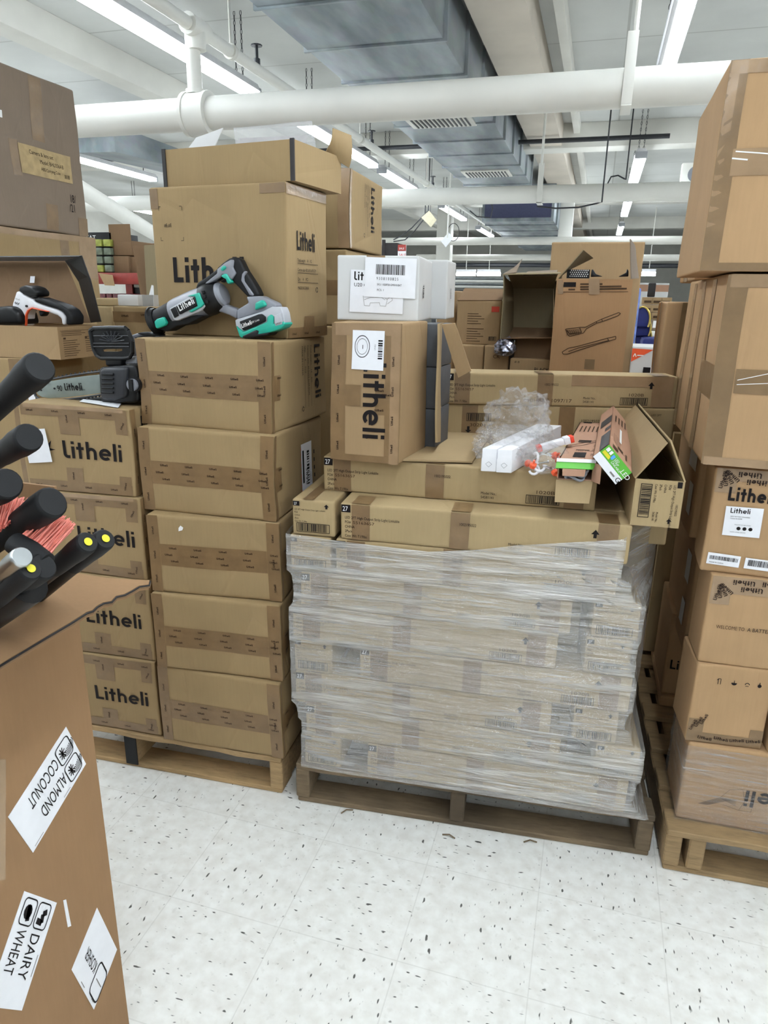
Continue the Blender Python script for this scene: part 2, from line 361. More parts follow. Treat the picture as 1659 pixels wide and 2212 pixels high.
# ------------------------------------------------------------------ cartons
class Carton:
    """a closed carton; x,y = front left foot, a = turn in degrees; faces F R L T with u,v in metres from the lower left"""
    def __init__(s, label, x, y, a, w, d, h, z, mat=None, name='cardboard_carton', cat='carton', seed=0, group=None, amp=.0035, r=.006, bulge=.0):
        s.w, s.d, s.h, s.amp, s.seed, s.bg = w, d, h, amp, seed*3.17, bulge
        def ax(L):
            n = max(3, int(L/.04)); i = [r+.004+(L-2*r-.008)*k/n for k in range(n+1)]
            return [0, r*.3, r]+i+[L-r, L-r*.3, L]
        X, Y, Z = [q-w/2 for q in ax(w)], [q-d/2 for q in ax(d)], ax(h)
        idx = {}; V = []; Fc = []
        def vid(i, j, k, p):
            key = (i, j, k)
            if key not in idx:
                idx[key] = len(V); c = Vector((max(-w/2+r, min(w/2-r, p[0])), max(-d/2+r, min(d/2-r, p[1])), max(r, min(h-r, p[2]))))
                dd = Vector(p)-c; m = max(abs(dd.x), abs(dd.y), abs(dd.z))
                q = c+(dd.normalized()*m if dd.length > 1e-9 else dd); V.append(s.warp(q))
            return idx[key]
        nx, ny, nz = len(X)-1, len(Y)-1, len(Z)-1
        for i in range(nx):
            for k in range(nz):
                for j, fl in ((0, 0), (ny, 1)):
                    q = [vid(a_, j, b_, (X[a_], Y[j], Z[b_])) for a_, b_ in ((i, k), (i+1, k), (i+1, k+1), (i, k+1))]; Fc.append(q[::-1] if fl else q)
        for j in range(ny):
            for k in range(nz):
                for i, fl in ((0, 1), (nx, 0)):
                    q = [vid(i, a_, b_, (X[i], Y[a_], Z[b_])) for a_, b_ in ((j, k), (j+1, k), (j+1, k+1), (j, k+1))]; Fc.append(q[::-1] if fl else q)
        for i in range(nx):
            for j in range(ny):
                for k, fl in ((0, 1), (nz, 0)):
                    q = [vid(a_, b_, k, (X[a_], Y[b_], Z[k])) for a_, b_ in ((i, j), (i+1, j), (i+1, j+1), (i, j+1))]; Fc.append(q[::-1] if fl else q)
        s.o = link(name, V, [tuple(f) for f in Fc], mat or K_STACK, None, True)
        c, sn = math.cos(R(a)), math.sin(R(a))
        s.o.location = (x+c*w/2-sn*d/2, y+sn*w/2+c*d/2, z); s.o.rotation_euler = (0, 0, R(a))
        tag(s.o, label, cat, group); s.tp = []; s.ink = {}; s.lab = []
    def warp(s, p):
        n = Vector((noise.noise(p*4+Vector((s.seed, 0, 0))), noise.noise(p*4+Vector((0, s.seed, 7))), noise.noise(p*4+Vector((3, 9, s.seed)))*.5))
        q = p+n*s.amp*1.6
        if s.bg:
            fz = 1-(2*p.z/s.h-1)**2; q = q+Vector((p.x/s.w*2*s.bg*fz, p.y/s.d*2*s.bg*fz, 0))
        q.z = max(q.z, 0.0) if p.z < .01 else q.z
        return q
    def frame(s, face):
        w, d, h = s.w, s.d, s.h
        return {'F': (Vector((-w/2, -d/2, 0)), Vector((1, 0, 0)), Vector((0, 0, 1)), Vector((0, -1, 0))),
                'R': (Vector((w/2, -d/2, 0)), Vector((0, 1, 0)), Vector((0, 0, 1)), Vector((1, 0, 0))),
                'L': (Vector((-w/2, d/2, 0)), Vector((0, -1, 0)), Vector((0, 0, 1)), Vector((-1, 0, 0))),
                'T': (Vector((-w/2, -d/2, h)), Vector((1, 0, 0)), Vector((0, 1, 0)), Vector((0, 0, 1)))}[face]
    def put(s, mb, face, V, Fc, u, v, rot=0, off=.0020):
        o, ux, uy, n = s.frame(face); c, sn = math.cos(R(rot)), math.sin(R(rot))
        mb.add([s.warp(o+ux*(u+a*c-b*sn)+uy*(v+a*sn+b*c))+n*off for a, b in V], Fc)
    def tape(s, face, u0, v0, u1, v1, clear=False):
        n, m = max(1, int(abs(u1-u0)/.03)), max(1, int(abs(v1-v0)/.03))
        V = [(u0+(u1-u0)*i/n, v0+(v1-v0)*j/m) for j in range(m+1) for i in range(n+1)]
        Fc = [(j*(n+1)+i, j*(n+1)+i+1, (j+1)*(n+1)+i+1, (j+1)*(n+1)+i) for j in range(m) for i in range(n)]
        m_ = MB(); s.put(m_, face, V, Fc, 0, 0, 0, .0010+.0002*(len(s.tp) % 4)); s.tp.append((m_, clear)); return s
    def tapeword(s, face, u, v, h=.008, rot=0):
        V, Fc, L = logo2d(h, 'l', 1.15, .2); s.put(s.ink.setdefault('tape', MB()), face, V, Fc, u, v, rot, .0024); return s
    def text(s, face, u, v, h, txt, rot=0, col='ink', sx=1.0):
        V, Fc, L = text2d(txt, h, sx); s.put(s.ink.setdefault(col, MB()), face, V, Fc, u, v, rot, .0032 if col == 'white' else .0020); return s
    def logo(s, face, u, v, h, rot=0, style='L', sx=1.0, col='ink', th=.17):
        V, Fc, L = logo2d(h, style, sx, th); s.put(s.ink.setdefault(col, MB()), face, V, Fc, u, v, rot); return s
    def shape(s, face, u, v, V, Fc, rot=0, col='ink', off=.0020): s.put(s.ink.setdefault(col, MB()), face, V, Fc, u, v, rot, off); return s
    def bars(s, face, u, v, w, h, seed, rot=0, n=26, frame=True, col='ink'):
        V, Fc, L = bars2d(w, h, seed, n, None, frame); s.put(s.ink.setdefault(col, MB()), face, V, Fc, u, v, rot); return s
    def rect(s, face, u, v, w, h, col='ink', rot=0, off=.0020):
        s.put(s.ink.setdefault(col, MB()), face, [(0, 0), (w, 0), (w, h), (0, h)], [(0, 1, 2, 3)], u, v, rot, off); return s
    def label(s, face, u, v, w, h, rot=0, mat=None, items=(), name='paper_label', lift=.0028):
        """a stuck-on paper label; items = ('text', x, y, size, string) or ('bars', x, y, w, h, seed) in label metres"""
        mb = MB(); V = [(w*i/6, h*j/6) for j in range(7) for i in range(7)]
        Fc = [(j*7+i, j*7+i+1, j*7+i+8, j*7+i+7) for j in range(6) for i in range(6)]
        s.put(mb, face, V, Fc, u, v, rot, lift); pr = {}
        c, sn = math.cos(R(rot)), math.sin(R(rot))
        for it in items:
            col = 'ink'; r2 = 0
            if it[0] == 'text': V, Fc, _ = text2d(it[4], it[3], it[5] if len(it) > 5 else 1.0); r2 = it[6] if len(it) > 6 else 0
            elif it[0] == 'logo': V, Fc, _ = logo2d(it[3], it[4]); r2 = it[5] if len(it) > 5 else 0
            elif it[0] == 'bars': V, Fc, _ = bars2d(it[3], it[4], it[5], it[6] if len(it) > 6 else 26); r2 = it[7] if len(it) > 7 else 0
            elif it[0] == 'rect': V, Fc = [(0, 0), (it[3], 0), (it[3], it[4]), (0, it[4])], [(0, 1, 2, 3)]; col = it[5] if len(it) > 5 else 'ink'
            elif it[0] == 'ring': V, Fc = [], []; _arc(V, Fc, 0, 0, it[3], it[4], 0, 360, 30); V = [(a*(it[5] if len(it) > 5 else 1), b) for a, b in V]
            elif it[0] == 'mesh': V, Fc = it[3], it[4]; r2 = it[5] if len(it) > 5 else 0
            s.put(pr.setdefault(col, MB()), face, V, Fc, u+it[1]*c-it[2]*sn, v+it[1]*sn+it[2]*c, rot+r2, lift+.0006)
        s.lab.append((name, mb, mat or PAPER, pr)); return s
    def done(s):
        for m_, cl in s.tp:
            q = m_.build('packing_tape', TAPE_CLEAR if cl else TAPE, s.o)
            if cl: q['label'] = 'clear glossy packing tape'
        M = {'ink': INK, 'tape': TAPEINK, 'brown': INK2, 'grey': INKG, 'white': INKW, 'violet': INKP, 'red': INKR, 'pink': PINKBOARD, 'green': GREEN, 'orange': ORANGE, 'yellow': YELLOW}
        for k, mb in s.ink.items():
            mb.build({'tape': 'tape_printing'}.get(k, 'printed_lettering'), M[k], s.o)
        for nm, mb, mt, pr in s.lab:
            l = mb.build(nm, mt, s.o)
            for k, q in pr.items(): q.build('label_print', M[k], l)
        return s.o
def tape_h(c, face, v, wd=.05, L=None, words=True, seed=0):
    """a band of printed tape along a face"""
    L = L or (c.w if face in 'FT' else c.d); c.tape(face, .002, v-wd/2, L-.002, v+wd/2)
    if words:
        for k in range(int(L/.085)): c.tapeword(face, .03+.085*k+(.02*(seed % 3)), v-.004+(.0 if k % 2 else .003), .0065)
def tape_v(c, face, u, wd=.03, words=True, v0=.0, v1=None):
    v1 = v1 or c.h; c.tape(face, u-wd/2, v0+.002, u+wd/2, v1-.002)
    if words:
        for k in range(int((v1-v0)/.075)): c.tapeword(face, u+.003, v0+.03+.075*k, .006, 90)
def open_box(name, label, cat, x, y, a, w, d, h, z, mat, t=.005, group=None, inner=None):
    """five boards, open on top; origin at the centre of its foot, returned with its local frame"""
    m = MB(); m.box(-w/2, w/2, -d/2, d/2, 0, t); m.box(-w/2, w/2, -d/2, -d/2+t, t, h); m.box(-w/2, w/2, d/2-t, d/2, t, h)
    m.box(-w/2, -w/2+t, -d/2+t, d/2-t, t, h); m.box(w/2-t, w/2, -d/2+t, d/2-t, t, h)
    r = m.build(name, mat)
    c, s = math.cos(R(a)), math.sin(R(a)); r.location = (x+c*w/2-s*d/2, y+s*w/2+c*d/2, z); r.rotation_euler = (0, 0, R(a))
    return tag(r, label, cat, group)
def local(o, P):
    """world points -> coordinates of a top-level object"""
    m = (Matrix.Translation(o.location) @ o.rotation_euler.to_matrix().to_4x4()).inverted(); return [m @ Vector(p) for p in P]
# ------------------------------------------------------------------ the hall
def structure(o): o['kind'] = 'structure'; return o
def floor_mat():
    m, t, b = nt('vinyl_floor_tile')
    tc = coords(t, (1/.3048,)*3)
    ch = node(t, 'ShaderNodeTexChecker', i_Scale=1.0); t.links.new(tc, ch.inputs['Vector'])
    def flecks(sc_, off):
        mp = node(t, 'ShaderNodeMapping'); mp.inputs['Scale'].default_value = sc_; mp.inputs['Location'].default_value = off
        mp.inputs['Rotation'].default_value = (0, 0, .35)
        t.links.new(tc, mp.inputs['Vector'])
        n = node(t, 'ShaderNodeTexNoise', i_Scale=1.0, i_Detail=1.0, i_Roughness=.4); t.links.new(mp.outputs[0], n.inputs['Vector'])
        return n.outputs[0]
    fa = ramp(t, flecks((13, 34, 1), (0, 0, 0)), [(.690, (0, 0, 0)), (.75, (1, 1, 1))])
    fb = ramp(t, flecks((34, 13, 1), (5, 3, 0)), [(.690, (0, 0, 0)), (.75, (1, 1, 1))])
    f = mixc(t, ch.outputs['Fac'], fa, fb)
    n2 = node(t, 'ShaderNodeTexNoise', i_Scale=9.0, i_Detail=4.0); t.links.new(tc, n2.inputs['Vector'])
    pale = ramp(t, n2.outputs[0], [(.3, lin((221, 219, 213))), (.66, lin((235, 235, 231)))])
    n3 = node(t, 'ShaderNodeTexNoise', i_Scale=14.0, i_Detail=2.0); t.links.new(tc, n3.inputs['Vector'])
    grey = ramp(t, n3.outputs[0], [(.62, (0, 0, 0)), (.72, (.22, .22, .22))])
    pale = mixc(t, grey, pale, lin((176, 172, 160)))
    br = node(t, 'ShaderNodeTexBrick'); br.offset = 0; br.inputs['Scale'].default_value = 1.0; br.inputs['Brick Width'].default_value = 1.0; br.inputs['Row Height'].default_value = 1.0
    br.inputs['Mortar Size'].default_value = .005; t.links.new(tc, br.inputs['Vector'])
    c = mixc(t, f, pale, lin((84, 84, 80)))
    sm = node(t, 'ShaderNodeMath', operation='MULTIPLY'); sm.inputs[1].default_value = .2; t.links.new(br.outputs['Fac'], sm.inputs[0])
    c = mixc(t, sm.outputs[0], c, lin((150, 146, 136)))
    t.links.new(c, b.inputs['Base Color']); b.inputs['Roughness'].default_value = .42; b.inputs['Specular IOR Level'].default_value = .35
    bump(t, b, br.outputs['Fac'], -.15, .001)
    return m
def ceil_mat():
    m, t, b = nt('painted_ceiling_panels')
    tc = coords(t)
    br = node(t, 'ShaderNodeTexBrick'); br.offset = .0; br.inputs['Scale'].default_value = 1.0; br.inputs['Brick Width'].default_value = 4.3; br.inputs['Row Height'].default_value = 1.25
    br.inputs['Mortar Size'].default_value = .012; t.links.new(tc, br.inputs['Vector'])
    n = node(t, 'ShaderNodeTexNoise', i_Scale=.9, i_Detail=5.0); t.links.new(tc, n.inputs['Vector'])
    a = ramp(t, n.outputs[0], [(.3, lin((184, 185, 182))), (.7, lin((206, 207, 203)))])
    mu = node(t, 'ShaderNodeMath', operation='MULTIPLY'); mu.inputs[1].default_value = .45; t.links.new(br.outputs['Fac'], mu.inputs[0])
    t.links.new(mixc(t, mu.outputs[0], a, lin((130, 128, 122))), b.inputs['Base Color']); b.inputs['Roughness'].default_value = .6
    return m
structure(mesh_box('floor', -12, 7, -8, 32, -.1, 0, floor_mat()))
structure(mesh_box('ceiling', -12, 7, -8, 32, 3.75, 3.85, ceil_mat()))
structure(mesh_box('wall_back', -12, 7, 30, 30.2, 0, 3.75, WPAINT_D))
structure(mesh_box('wall_left', -12.2, -12, -8, 30.2, 0, 3.75, WPAINT_D))
structure(mesh_box('wall_right', 7, 7.2, -8, 30.2, 0, 3.75, WPAINT_D))
structure(mesh_box('trim_1', -1.12, -.70, -6, 28, 3.48, 3.75, BEAMP, bevel=.006))       # long soffit beside the duct
structure(mesh_box('trim_2', -4.95, -4.7, -6, 28, 3.5, 3.75, WPAINT_D, bevel=.006))
structure(mesh_box('trim_3', -.56, -.48, -6, 28, 3.62, 3.75, WPAINT_D, bevel=.004))
for i, yy in enumerate((10.6, 16.4, 22.0)):
    structure(mesh_box('trim_%d' % (4+i), -12, 7, yy, yy+.35, 3.45, 3.75, WPAINT_D, bevel=.006))
# ------------------------------------------------------------------ ceiling services
def chain_mesh(mb, p0, p1, link_len=.032, r=.0028):
    p0, p1 = Vector(p0), Vector(p1); L = (p1-p0).length; n = max(2, int(L/link_len)); d = (p1-p0)/n
    for i in range(n):
        c = p0+d*(i+.5); s = Vector((1, 0, 0)) if i % 2 else Vector((0, 1, 0)); pts = []
        for k in range(9):
            a = 2*math.pi*k/8; pts.append(c+d.normalized()*math.cos(a)*link_len*.62+s*math.sin(a)*link_len*.24)
        mb.tube(pts, r, 5, False)
def fixture(x, y0, y1, label, z=3.2, lit=(True, True), chains=True, group='strip lights in rows under the ceiling'):
    L = y1-y0; e = empty('strip_light', (x, (y0+y1)/2, z), label, 'ceiling light', group)
    m = MB(); m.plate([(-.075, -L/2, .012), (.075, -L/2, .012), (.045, -L/2, .075), (-.045, -L/2, .075)], (0, L, 0)); m.build('housing', WHITEP, e, bevel=.003)
    for k, s in enumerate((-1, 1)):
        t = MB().tube([(s*.045, -L/2+.03, -.016), (s*.045, L/2-.03, -.016)], .0185, 12).build('tube', LIT if lit[k] else WHITEP, e, True)
        if not lit[k]: t['label'] = 'unlit grey tube'
    for s in (-1, 1): MB().box(-.072, .072, s*L/2-.016, s*L/2+.016, -.036, .04).build('end_cap', LIGHTP, e, bevel=.004)
    if chains:
        for s in (-1, 1):
            
            for q_ in (-.03, .03): c = MB(); chain_mesh(c, (q_, s*(L/2-.25), .075), (q_, s*(L/2-.25), 3.75-z)); c.build('chain', DARKGREY, e)
    else:
        for s in (-1, 1): MB().tube([(0, s*(L/2-.25), .07), (0, s*(L/2-.25), 3.75-z)], .006, 6).build('hanger_rod', DARKGREY, e)
    return e
XL, XR = -3.13, .30
fixture(XL, 3.95, 6.35, 'long bright strip light at the upper left, in front of the white drop pipe')
fixture(XL, 7.4, 9.9, 'bright strip light seen behind the open carton on the tall left stack')
fixture(XL, 10.3, 12.2, 'strip light just left of the far white pipe, right of the twin carton stack')
fixture(XL, 14.3, 16.7, 'strip light over the white pipe with the hanging tag, left row')
fixture(XL, 18.7, 21.1, 'small far strip light at the end of the left row')
fixture(XR, 4.0, 6.44, 'strip light at the upper right with one dull tube beside a lit one', lit=(False, True))
fixture(XR, 9.84, 12.24, 'strip light in the right row above the far white pipe')
fixture(XR, 13.9, 16.3, 'strip light in the right row seen just below the far white pipe')
fixture(XR, 18.3, 20.7, 'farthest small strip light of the right row')
hid = 'strip lights of the hall outside the picture'
for y in (-6.6, -4.0, -1.4, 1.2):
    for x in (XL, XR):
        if not (x == XR and y == 1.2): fixture(x, y, y+2.4, 'strip light behind the place of the photographer', chains=False, group=hid)
fixture(XR, 1.2, 3.6, 'strip light behind the place of the photographer', chains=False, group=hid)
for x in (-6.9, 3.4):
    for y in (-4, -1, 2, 5, 8, 12, 16): fixture(x, y, y+2.4, 'strip light behind the place of the photographer' if y < 2 else 'strip light of a side row hidden by the stacks', chains=False, group=hid if y < 2 else 'strip lights hidden by the stacks')
fixture(-9.7, 13.6, 16.0, 'distant strip light above the storage rack at the far left')
# great white pipes across the hall
def great_pipe(y, z, r, x0, x1, label):
    e = empty('ceiling_pipe', ((x0+x1)/2, y, z), label, 'pipe'); MB((0, 0, 0)).tube([(x0-(x0+x1)/2, 0, 0), (x1-(x0+x1)/2, 0, 0)], r, 28).build('pipe_run', WPAINT, e, True); return e
p1 = great_pipe(4.5, 2.61, .098, -9, 4.2, 'thick white pipe crossing overhead with a collar and drop pipe')
x1 = aty(430, 240, 4.5).x+2.4
MB().tube([(x1-.09, 0, 0), (x1-.085, 0, 0), (x1+.085, 0, 0), (x1+.09, 0, 0)], [.1, .124, .124, .1], 28).build('collar', WPAINT, p1, True)
for s in (-1, 1): MB().tube([(x1+s*.075-.012, 0, 0), (x1+s*.075+.012, 0, 0)], .131, 28).build('flange', WPAINT, p1, True)
MB().tube([(x1-.02, 0, .09), (x1-.02, 0, .47)], .046, 18).build('drop_pipe', WPAINT, p1, True)
MB().tube([(x1-.02, 0, .115), (x1-.02, 0, .14)], .06, 18).build('drop_ring', WPAINT, p1, True)
xb = aty(1358, 170, 4.5).x+2.4
MB().box(xb-.028, xb+.028, -.108, -.1, -.1, .24).box(xb-.028, xb+.028, .1, .108, -.1, .24).box(xb-.028, xb+.028, -.108, .108, -.108, -.1).build('strap_hanger', WPAINT, p1, bevel=.002)
MB().tube([(xb+.01, -.1, .2), (xb+.01, .0, .26), (xb+.01, 0, 1.14)], .014, 8).build('hanger_rod', WPAINT, p1, True)
p2 = great_pipe(8.6, 2.625, .092, -9, 4.2, 'second thick white pipe crossing farther back under the duct end')
xb = aty(1167, 420, 8.6).x+2.4
MB().box(xb-.03, xb+.03, -.102, .102, -.102, -.094).box(xb-.03, xb+.03, -.102, -.094, -.1, .3).build('strap_hanger', WPAINT, p2)
MB().tube([(xb, -.098, .28), (xb, -.098, 1.12)], .014, 8).build('hanger_rod', WPAINT, p2, True)
# sprinkler line along the hall
sx_ = -2.60; zs = 3.09
e = empty('sprinkler_pipe', (sx_, 9, zs), 'slim white sprinkler pipe running lengthwise above the thick pipe', 'pipe')
MB().tube([(0, -8, 0), (0, 13, 0)], .038, 14).build('pipe_run', WPAINT, e, True)
MB().tube([(0, -4.6, 0), (0, -4.4, 0)], .062, 16).tube([(0, -4.5, 0), (0, -4.5, -.12)], .058, 16).build('tee_fitting', WPAINT, e, True)
for y in (5.35, 8.15, 11.2):
    MB().tube([(0, y-9, .03), (0, y-9, .07)], .024, 10).tube([(0, y-9, .07), (0, y-9, .15)], .012, 8).tube([(0, y-9, .15), (0, y-9, .158)], .042, 10).build('sprinkler_head', DARKGREY, e)
for y in (4.95, 7.75, 10.8):
    MB().tube([(0, y-9.02, 0), (0, y-8.98, 0)], .05, 14).tube([(0, y-9, .04), (0, y-9, .66)], .008, 6).build('pipe_hanger', WPAINT_D, e, True)
# galvanised duct with two grilles
e = empty('air_duct', (-1.715, 7, 3.2), 'galvanised sheet metal air duct with two white grilles', 'air duct')
MB().box(-.505, .505, -7, 5.1, 0, .42).build('duct_body', GALV, e, bevel=.008)
for k in range(15):
    y = -6.4+.8*k
    MB().box(-.53, .53, y-.012, y+.012, -.014, .43).build('duct_flange', GALV, e, bevel=.002)
for y0 in (0.6, 3.75):
    g = MB().box(-.33, .33, y0-.26, y0+.26, -.02, .0).build('grille', WPAINT_D, e, bevel=.004); s_ = MB()
    for k in range(13): s_.box(-.27+.045*k, -.255+.045*k, y0-.2, y0+.2, -.03, -.02)
    s_.build('grille_louvre', DARKGREY, g)
e = empty('air_duct', (-1.5, 16, 2.86), 'far boxy duct hanging behind the second thick pipe with dark blue side', 'air duct')
MB().box(-.75, .55, -2.2, 6, 0, .62).build('duct_body', GALV, e, bevel=.01)
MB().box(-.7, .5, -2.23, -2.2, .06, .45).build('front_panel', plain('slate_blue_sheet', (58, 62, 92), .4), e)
for k in range(6): MB().box(-.78, .58, -1.6+k*1.2, -1.57+k*1.2, -.015, .64).build('duct_flange', GALV, e)
# thin far pipes
for (pa, pb, Y, r, lab) in [((820, 522), (1520, 529), 15., .075, 'white pipe far back below the small strip lights'), ((900, 556), (1480, 559), 19., .075, 'pale pipe far back, lower than the white one'), ((960, 572), (1500, 574), 22., .06, 'black pipe far back under the pale pipes'),
                            ((0, 355), (1440, 350), 10.0, .028, 'thin black pipe across the ceiling beyond the duct')]:
    a, b = aty(*pa, Y), aty(*pb, Y); b.z = a.z
    e = MB(a).tube([a, b], r, 12).build('ceiling_pipe', DARKGREY if 'black' in lab else WPAINT_D, None, True); e.location = a; tag(e, lab, 'pipe')
# columns
for (px, y0, Y, wd, lab) in [(1222, 480, 15.5, .27, 'white square column beyond the open carton'), (956, 560, 18.5, .36, 'grey column far behind the white cartons')]:
    c = aty(px, y0, Y); structure(tag(mesh_box('trim_%d' % (20 if px > 1000 else 21), c.x-wd/2, c.x+wd/2, Y, Y+wd, 0, 3.75, WPAINT if px > 1000 else WPAINT_D, bevel=.01), lab, 'column'))
# sloping duct and pipe at the far left
a, b = aty(165, 330, 7.5), aty(350, 372, 9.5)
e = MB(a).sheet(a, b, b+Vector((0, 0, .22)), a+Vector((0, 0, .28)), .5).build('air_duct', GALV); e.location = a; tag(e, 'grey duct slanting past the drop pipe at the left', 'air duct')
a, b = aty(150, 395, 6.0), aty(345, 512, 8.6)
e = MB(a).tube([a, b], .085, 16).build('ceiling_pipe', WPAINT, None, True); e.location = a; tag(e, 'white pipe slanting down behind the camera case carton', 'pipe')
# loudspeaker, tag, cables, hanging board
c = aty(1498, 378, 11.0)
e = empty('ceiling_speaker', c, 'white square loudspeaker on the ceiling beam beside the right stack', 'speaker'); MB().box(-.16, .16, -.06, .06, -.14, .14).build('cabinet', WPAINT, e, bevel=.008)
MB().tube([(0.02, -.075, 0), (0.02, -.06, 0)], .1, 24).build('grille', GREYP, e)
MB().tube([(0, 0, .1), (0, 0, 3.75-c.z)], .015).build('bracket', WPAINT_D, e)
c = aty(966, 518, 12.5)
e = empty('hanging_tag', c, 'white tag hanging on a rod below the left strip lights', 'tag'); MB().plate([(-.11, 0, -.02), (.02, 0, .12), (.1, 0, .03), (-.02, 0, -.12)], (0, .012, 0)).build('tag_plate', PAPER, e)
MB().tube([(0, 0, .03), (.02, 0, 3.75-c.z)], .013, 8).build('rod', WPAINT, e, True)
MB().tube([Vector((.1*math.cos(a)+.1, .01, .12+.14*math.sin(a))) for a in np.linspace(-2.2, 3.2, 18)], .006, 6).build('wire_loop', DARKGREY, e, True)
c = aty(929, 470, 11.8)
e = MB(c).plate([aty(910, 470, 11.8), aty(927, 455, 11.8), aty(943, 475, 11.8), aty(931, 491, 11.8)], (0, .02, 0)).build('hanging_board', plain('beige_board', (196, 188, 160), .6)); e.location = c; tag(e, 'beige board hanging tilted among cables left of the small strip lights', 'board'); MB().tube([(0, .01, 0), (0, .01, 3.75-c.z)], .004, 6).build('hanging_wire', DARKGREY, e)
for i, (pts, Y, lab) in enumerate([([(850, 518), (870, 508), (890, 492), (925, 455)], 12., 'black cable drooping left of the tilted beige board'), ([(850, 522), (875, 518), (895, 500), (918, 470)], 12.1, 'black cable sagging just below its twin by the beige board'),
        ([(1160, 446), (1200, 450), (1250, 448), (1300, 437)], 8.4, 'dark cable under the second thick pipe, right of the strap'), ([(1015, 455), (1030, 468), (1060, 470), (1064, 450), (1062, 440)], 12.5, 'dark wires hanging over the small strip light'), ([(1312, 398), (1320, 382), (1335, 379), (1352, 388)], 9.5, 'grey cable looping beside the right row strip light')]):
    P = [aty(x, y, Y) for x, y in pts]; Q = []
    for k in range(len(P)-1):
        for s in range(5): Q.append(P[k].lerp(P[k+1], s/5))
    Q.append(P[-1]); Q = Q+[Vector((Q[-1].x, Q[-1].y, 3.75))]; e = MB(P[0]).tube(Q, .009, 6).build('cable', DARKGREY, None, True); e.location = P[0]; tag(e, lab, 'cable')
# ------------------------------------------------------------------ pallets
def pallet(label, x, y, a, w, d, mat, seed, boards=7, h=.14, posts=None):
    rnd = random.Random(seed); e = empty('wooden_pallet', (x, y, 0), label, 'pallet', None, R(a))
    for i in range(boards):
        y0 = (d-.09)*i/(boards-1); j = rnd.uniform(-.004, .004)
        m = MB(); n = 14
        top = [(w*k/n, y0+j+rnd.uniform(-.004, .004)*(1 if i == 0 else .3), h-.02) for k in range(n+1)]
        pts = top+[(w, y0+.088, h-.02), (0, y0+.088, h-.02)]
        m.plate(pts, (0, 0, .019)); m.build('deck_board', mat, e, bevel=.0025, seg=1)
    for u in (posts or (0, w/2-.02, w-.042)):
        m = MB(); m.box(u, u+.042, .004, d-.004, .018, h-.0205); m.build('stringer', mat, e, bevel=.004, seg=1)
    for k, y0 in enumerate((.008, d/2-.05, d-.1)):
        MB().box(0.004, w-.004, y0, y0+.09, 0, .0175).build('bottom_board', mat, e, bevel=.003, seg=1)
    return e
pl_ = pallet('pale pine pallet under the two left carton stacks', -1.82, 1.605, 3, 1.02, 1.2, WOOD_NEW, 1, posts=(0, .47, .978))
tag(MB().box(.474, .516, -.0015, .003, .016, .119).build('paint_mark', BLACKR, pl_), 'black paint smear on the middle stringer')
pallet('dark weathered pallet under the film-wrapped load', -.749, 1.645, 5, 1.044, 1.2, WOOD_OLD, 2, h=.138, posts=(0, .475, 1.0))
pallet('tan pallet under the right carton stack, at the picture edge', .318, 1.70, 3, 1.02, 1.2, WOOD_R, 3, posts=(.0, .06, .978))
# ------------------------------------------------------------------ middle left stack
def side_marks(c, n=2):
    tape_v(c, 'F', .018, .034); tape_v(c, 'F', c.w-.02, .038)
    c.tape('R', .002, 0.002, .014, c.h-.002)
def spec_block(c, face, u, v, rot, k=1.0):
    c.logo(face, u, v, .052*k, rot, 'L', 1.0 if rot else .62)
    cs, sn = math.cos(R(rot)), math.sin(R(rot))
    def at(a, b): return u+a*k*cs-b*k*sn, v+a*k*sn+b*k*cs
    for (a, b, s) in ((0, -.032, 'Total weight:   14    KG'), (0, -.058, 'Carton size: 40.5x24.3x39.5CM'), (0, -.084, 'Qty:     4     PCS'), (0, -.108, 'MADE IN CHINA')):
        q = at(a, b); c.text(face, q[0], q[1], .0085*k, s, rot, 'ink', .72 if rot == 0 else 1.0)
    for b in (-.037, -.063, -.089):
        q = at(0, b); c.rect(face, q[0], q[1], .13*k if rot == 0 else .2*k, .0012, 'ink', rot)
    q = at(.12 if rot == 0 else .2, -.108); V, Fc = [], []; _arc(V, Fc, 0, 0, .005, .0075, 10, 110); _arc(V, Fc, 0, 0, .005, .0075, 130, 230); _arc(V, Fc, 0, 0, .005, .0075, 250, 350); c.shape(face, q[0], q[1], V, Fc)
gS = 'cartons of the tall taped stack on the pine pallet'
S = [('bottom carton of the tall taped stack, standing on the pine pallet', -1.199, 1.631, 2.7, .408, .39, .2645, .14, .45),
     ('second carton from the pallet in the tall taped stack', -1.189, 1.623, 5.5, .402, .39, .2485, .405, .45),
     ('third carton from the pallet in the tall taped stack, with a small torn white spot', -1.192, 1.63, 7.0, .402, .39, .2395, .654, .5),
     ('carton with the striped postal label on its side, fourth in the tall taped stack', -1.217, 1.666, 2.5, .414, .39, .2435, .894, .48),
     ('taped carton directly under the teal and grey saw', -1.234, 1.711, -1.1, .418, .385, .2445, 1.138, .5)]
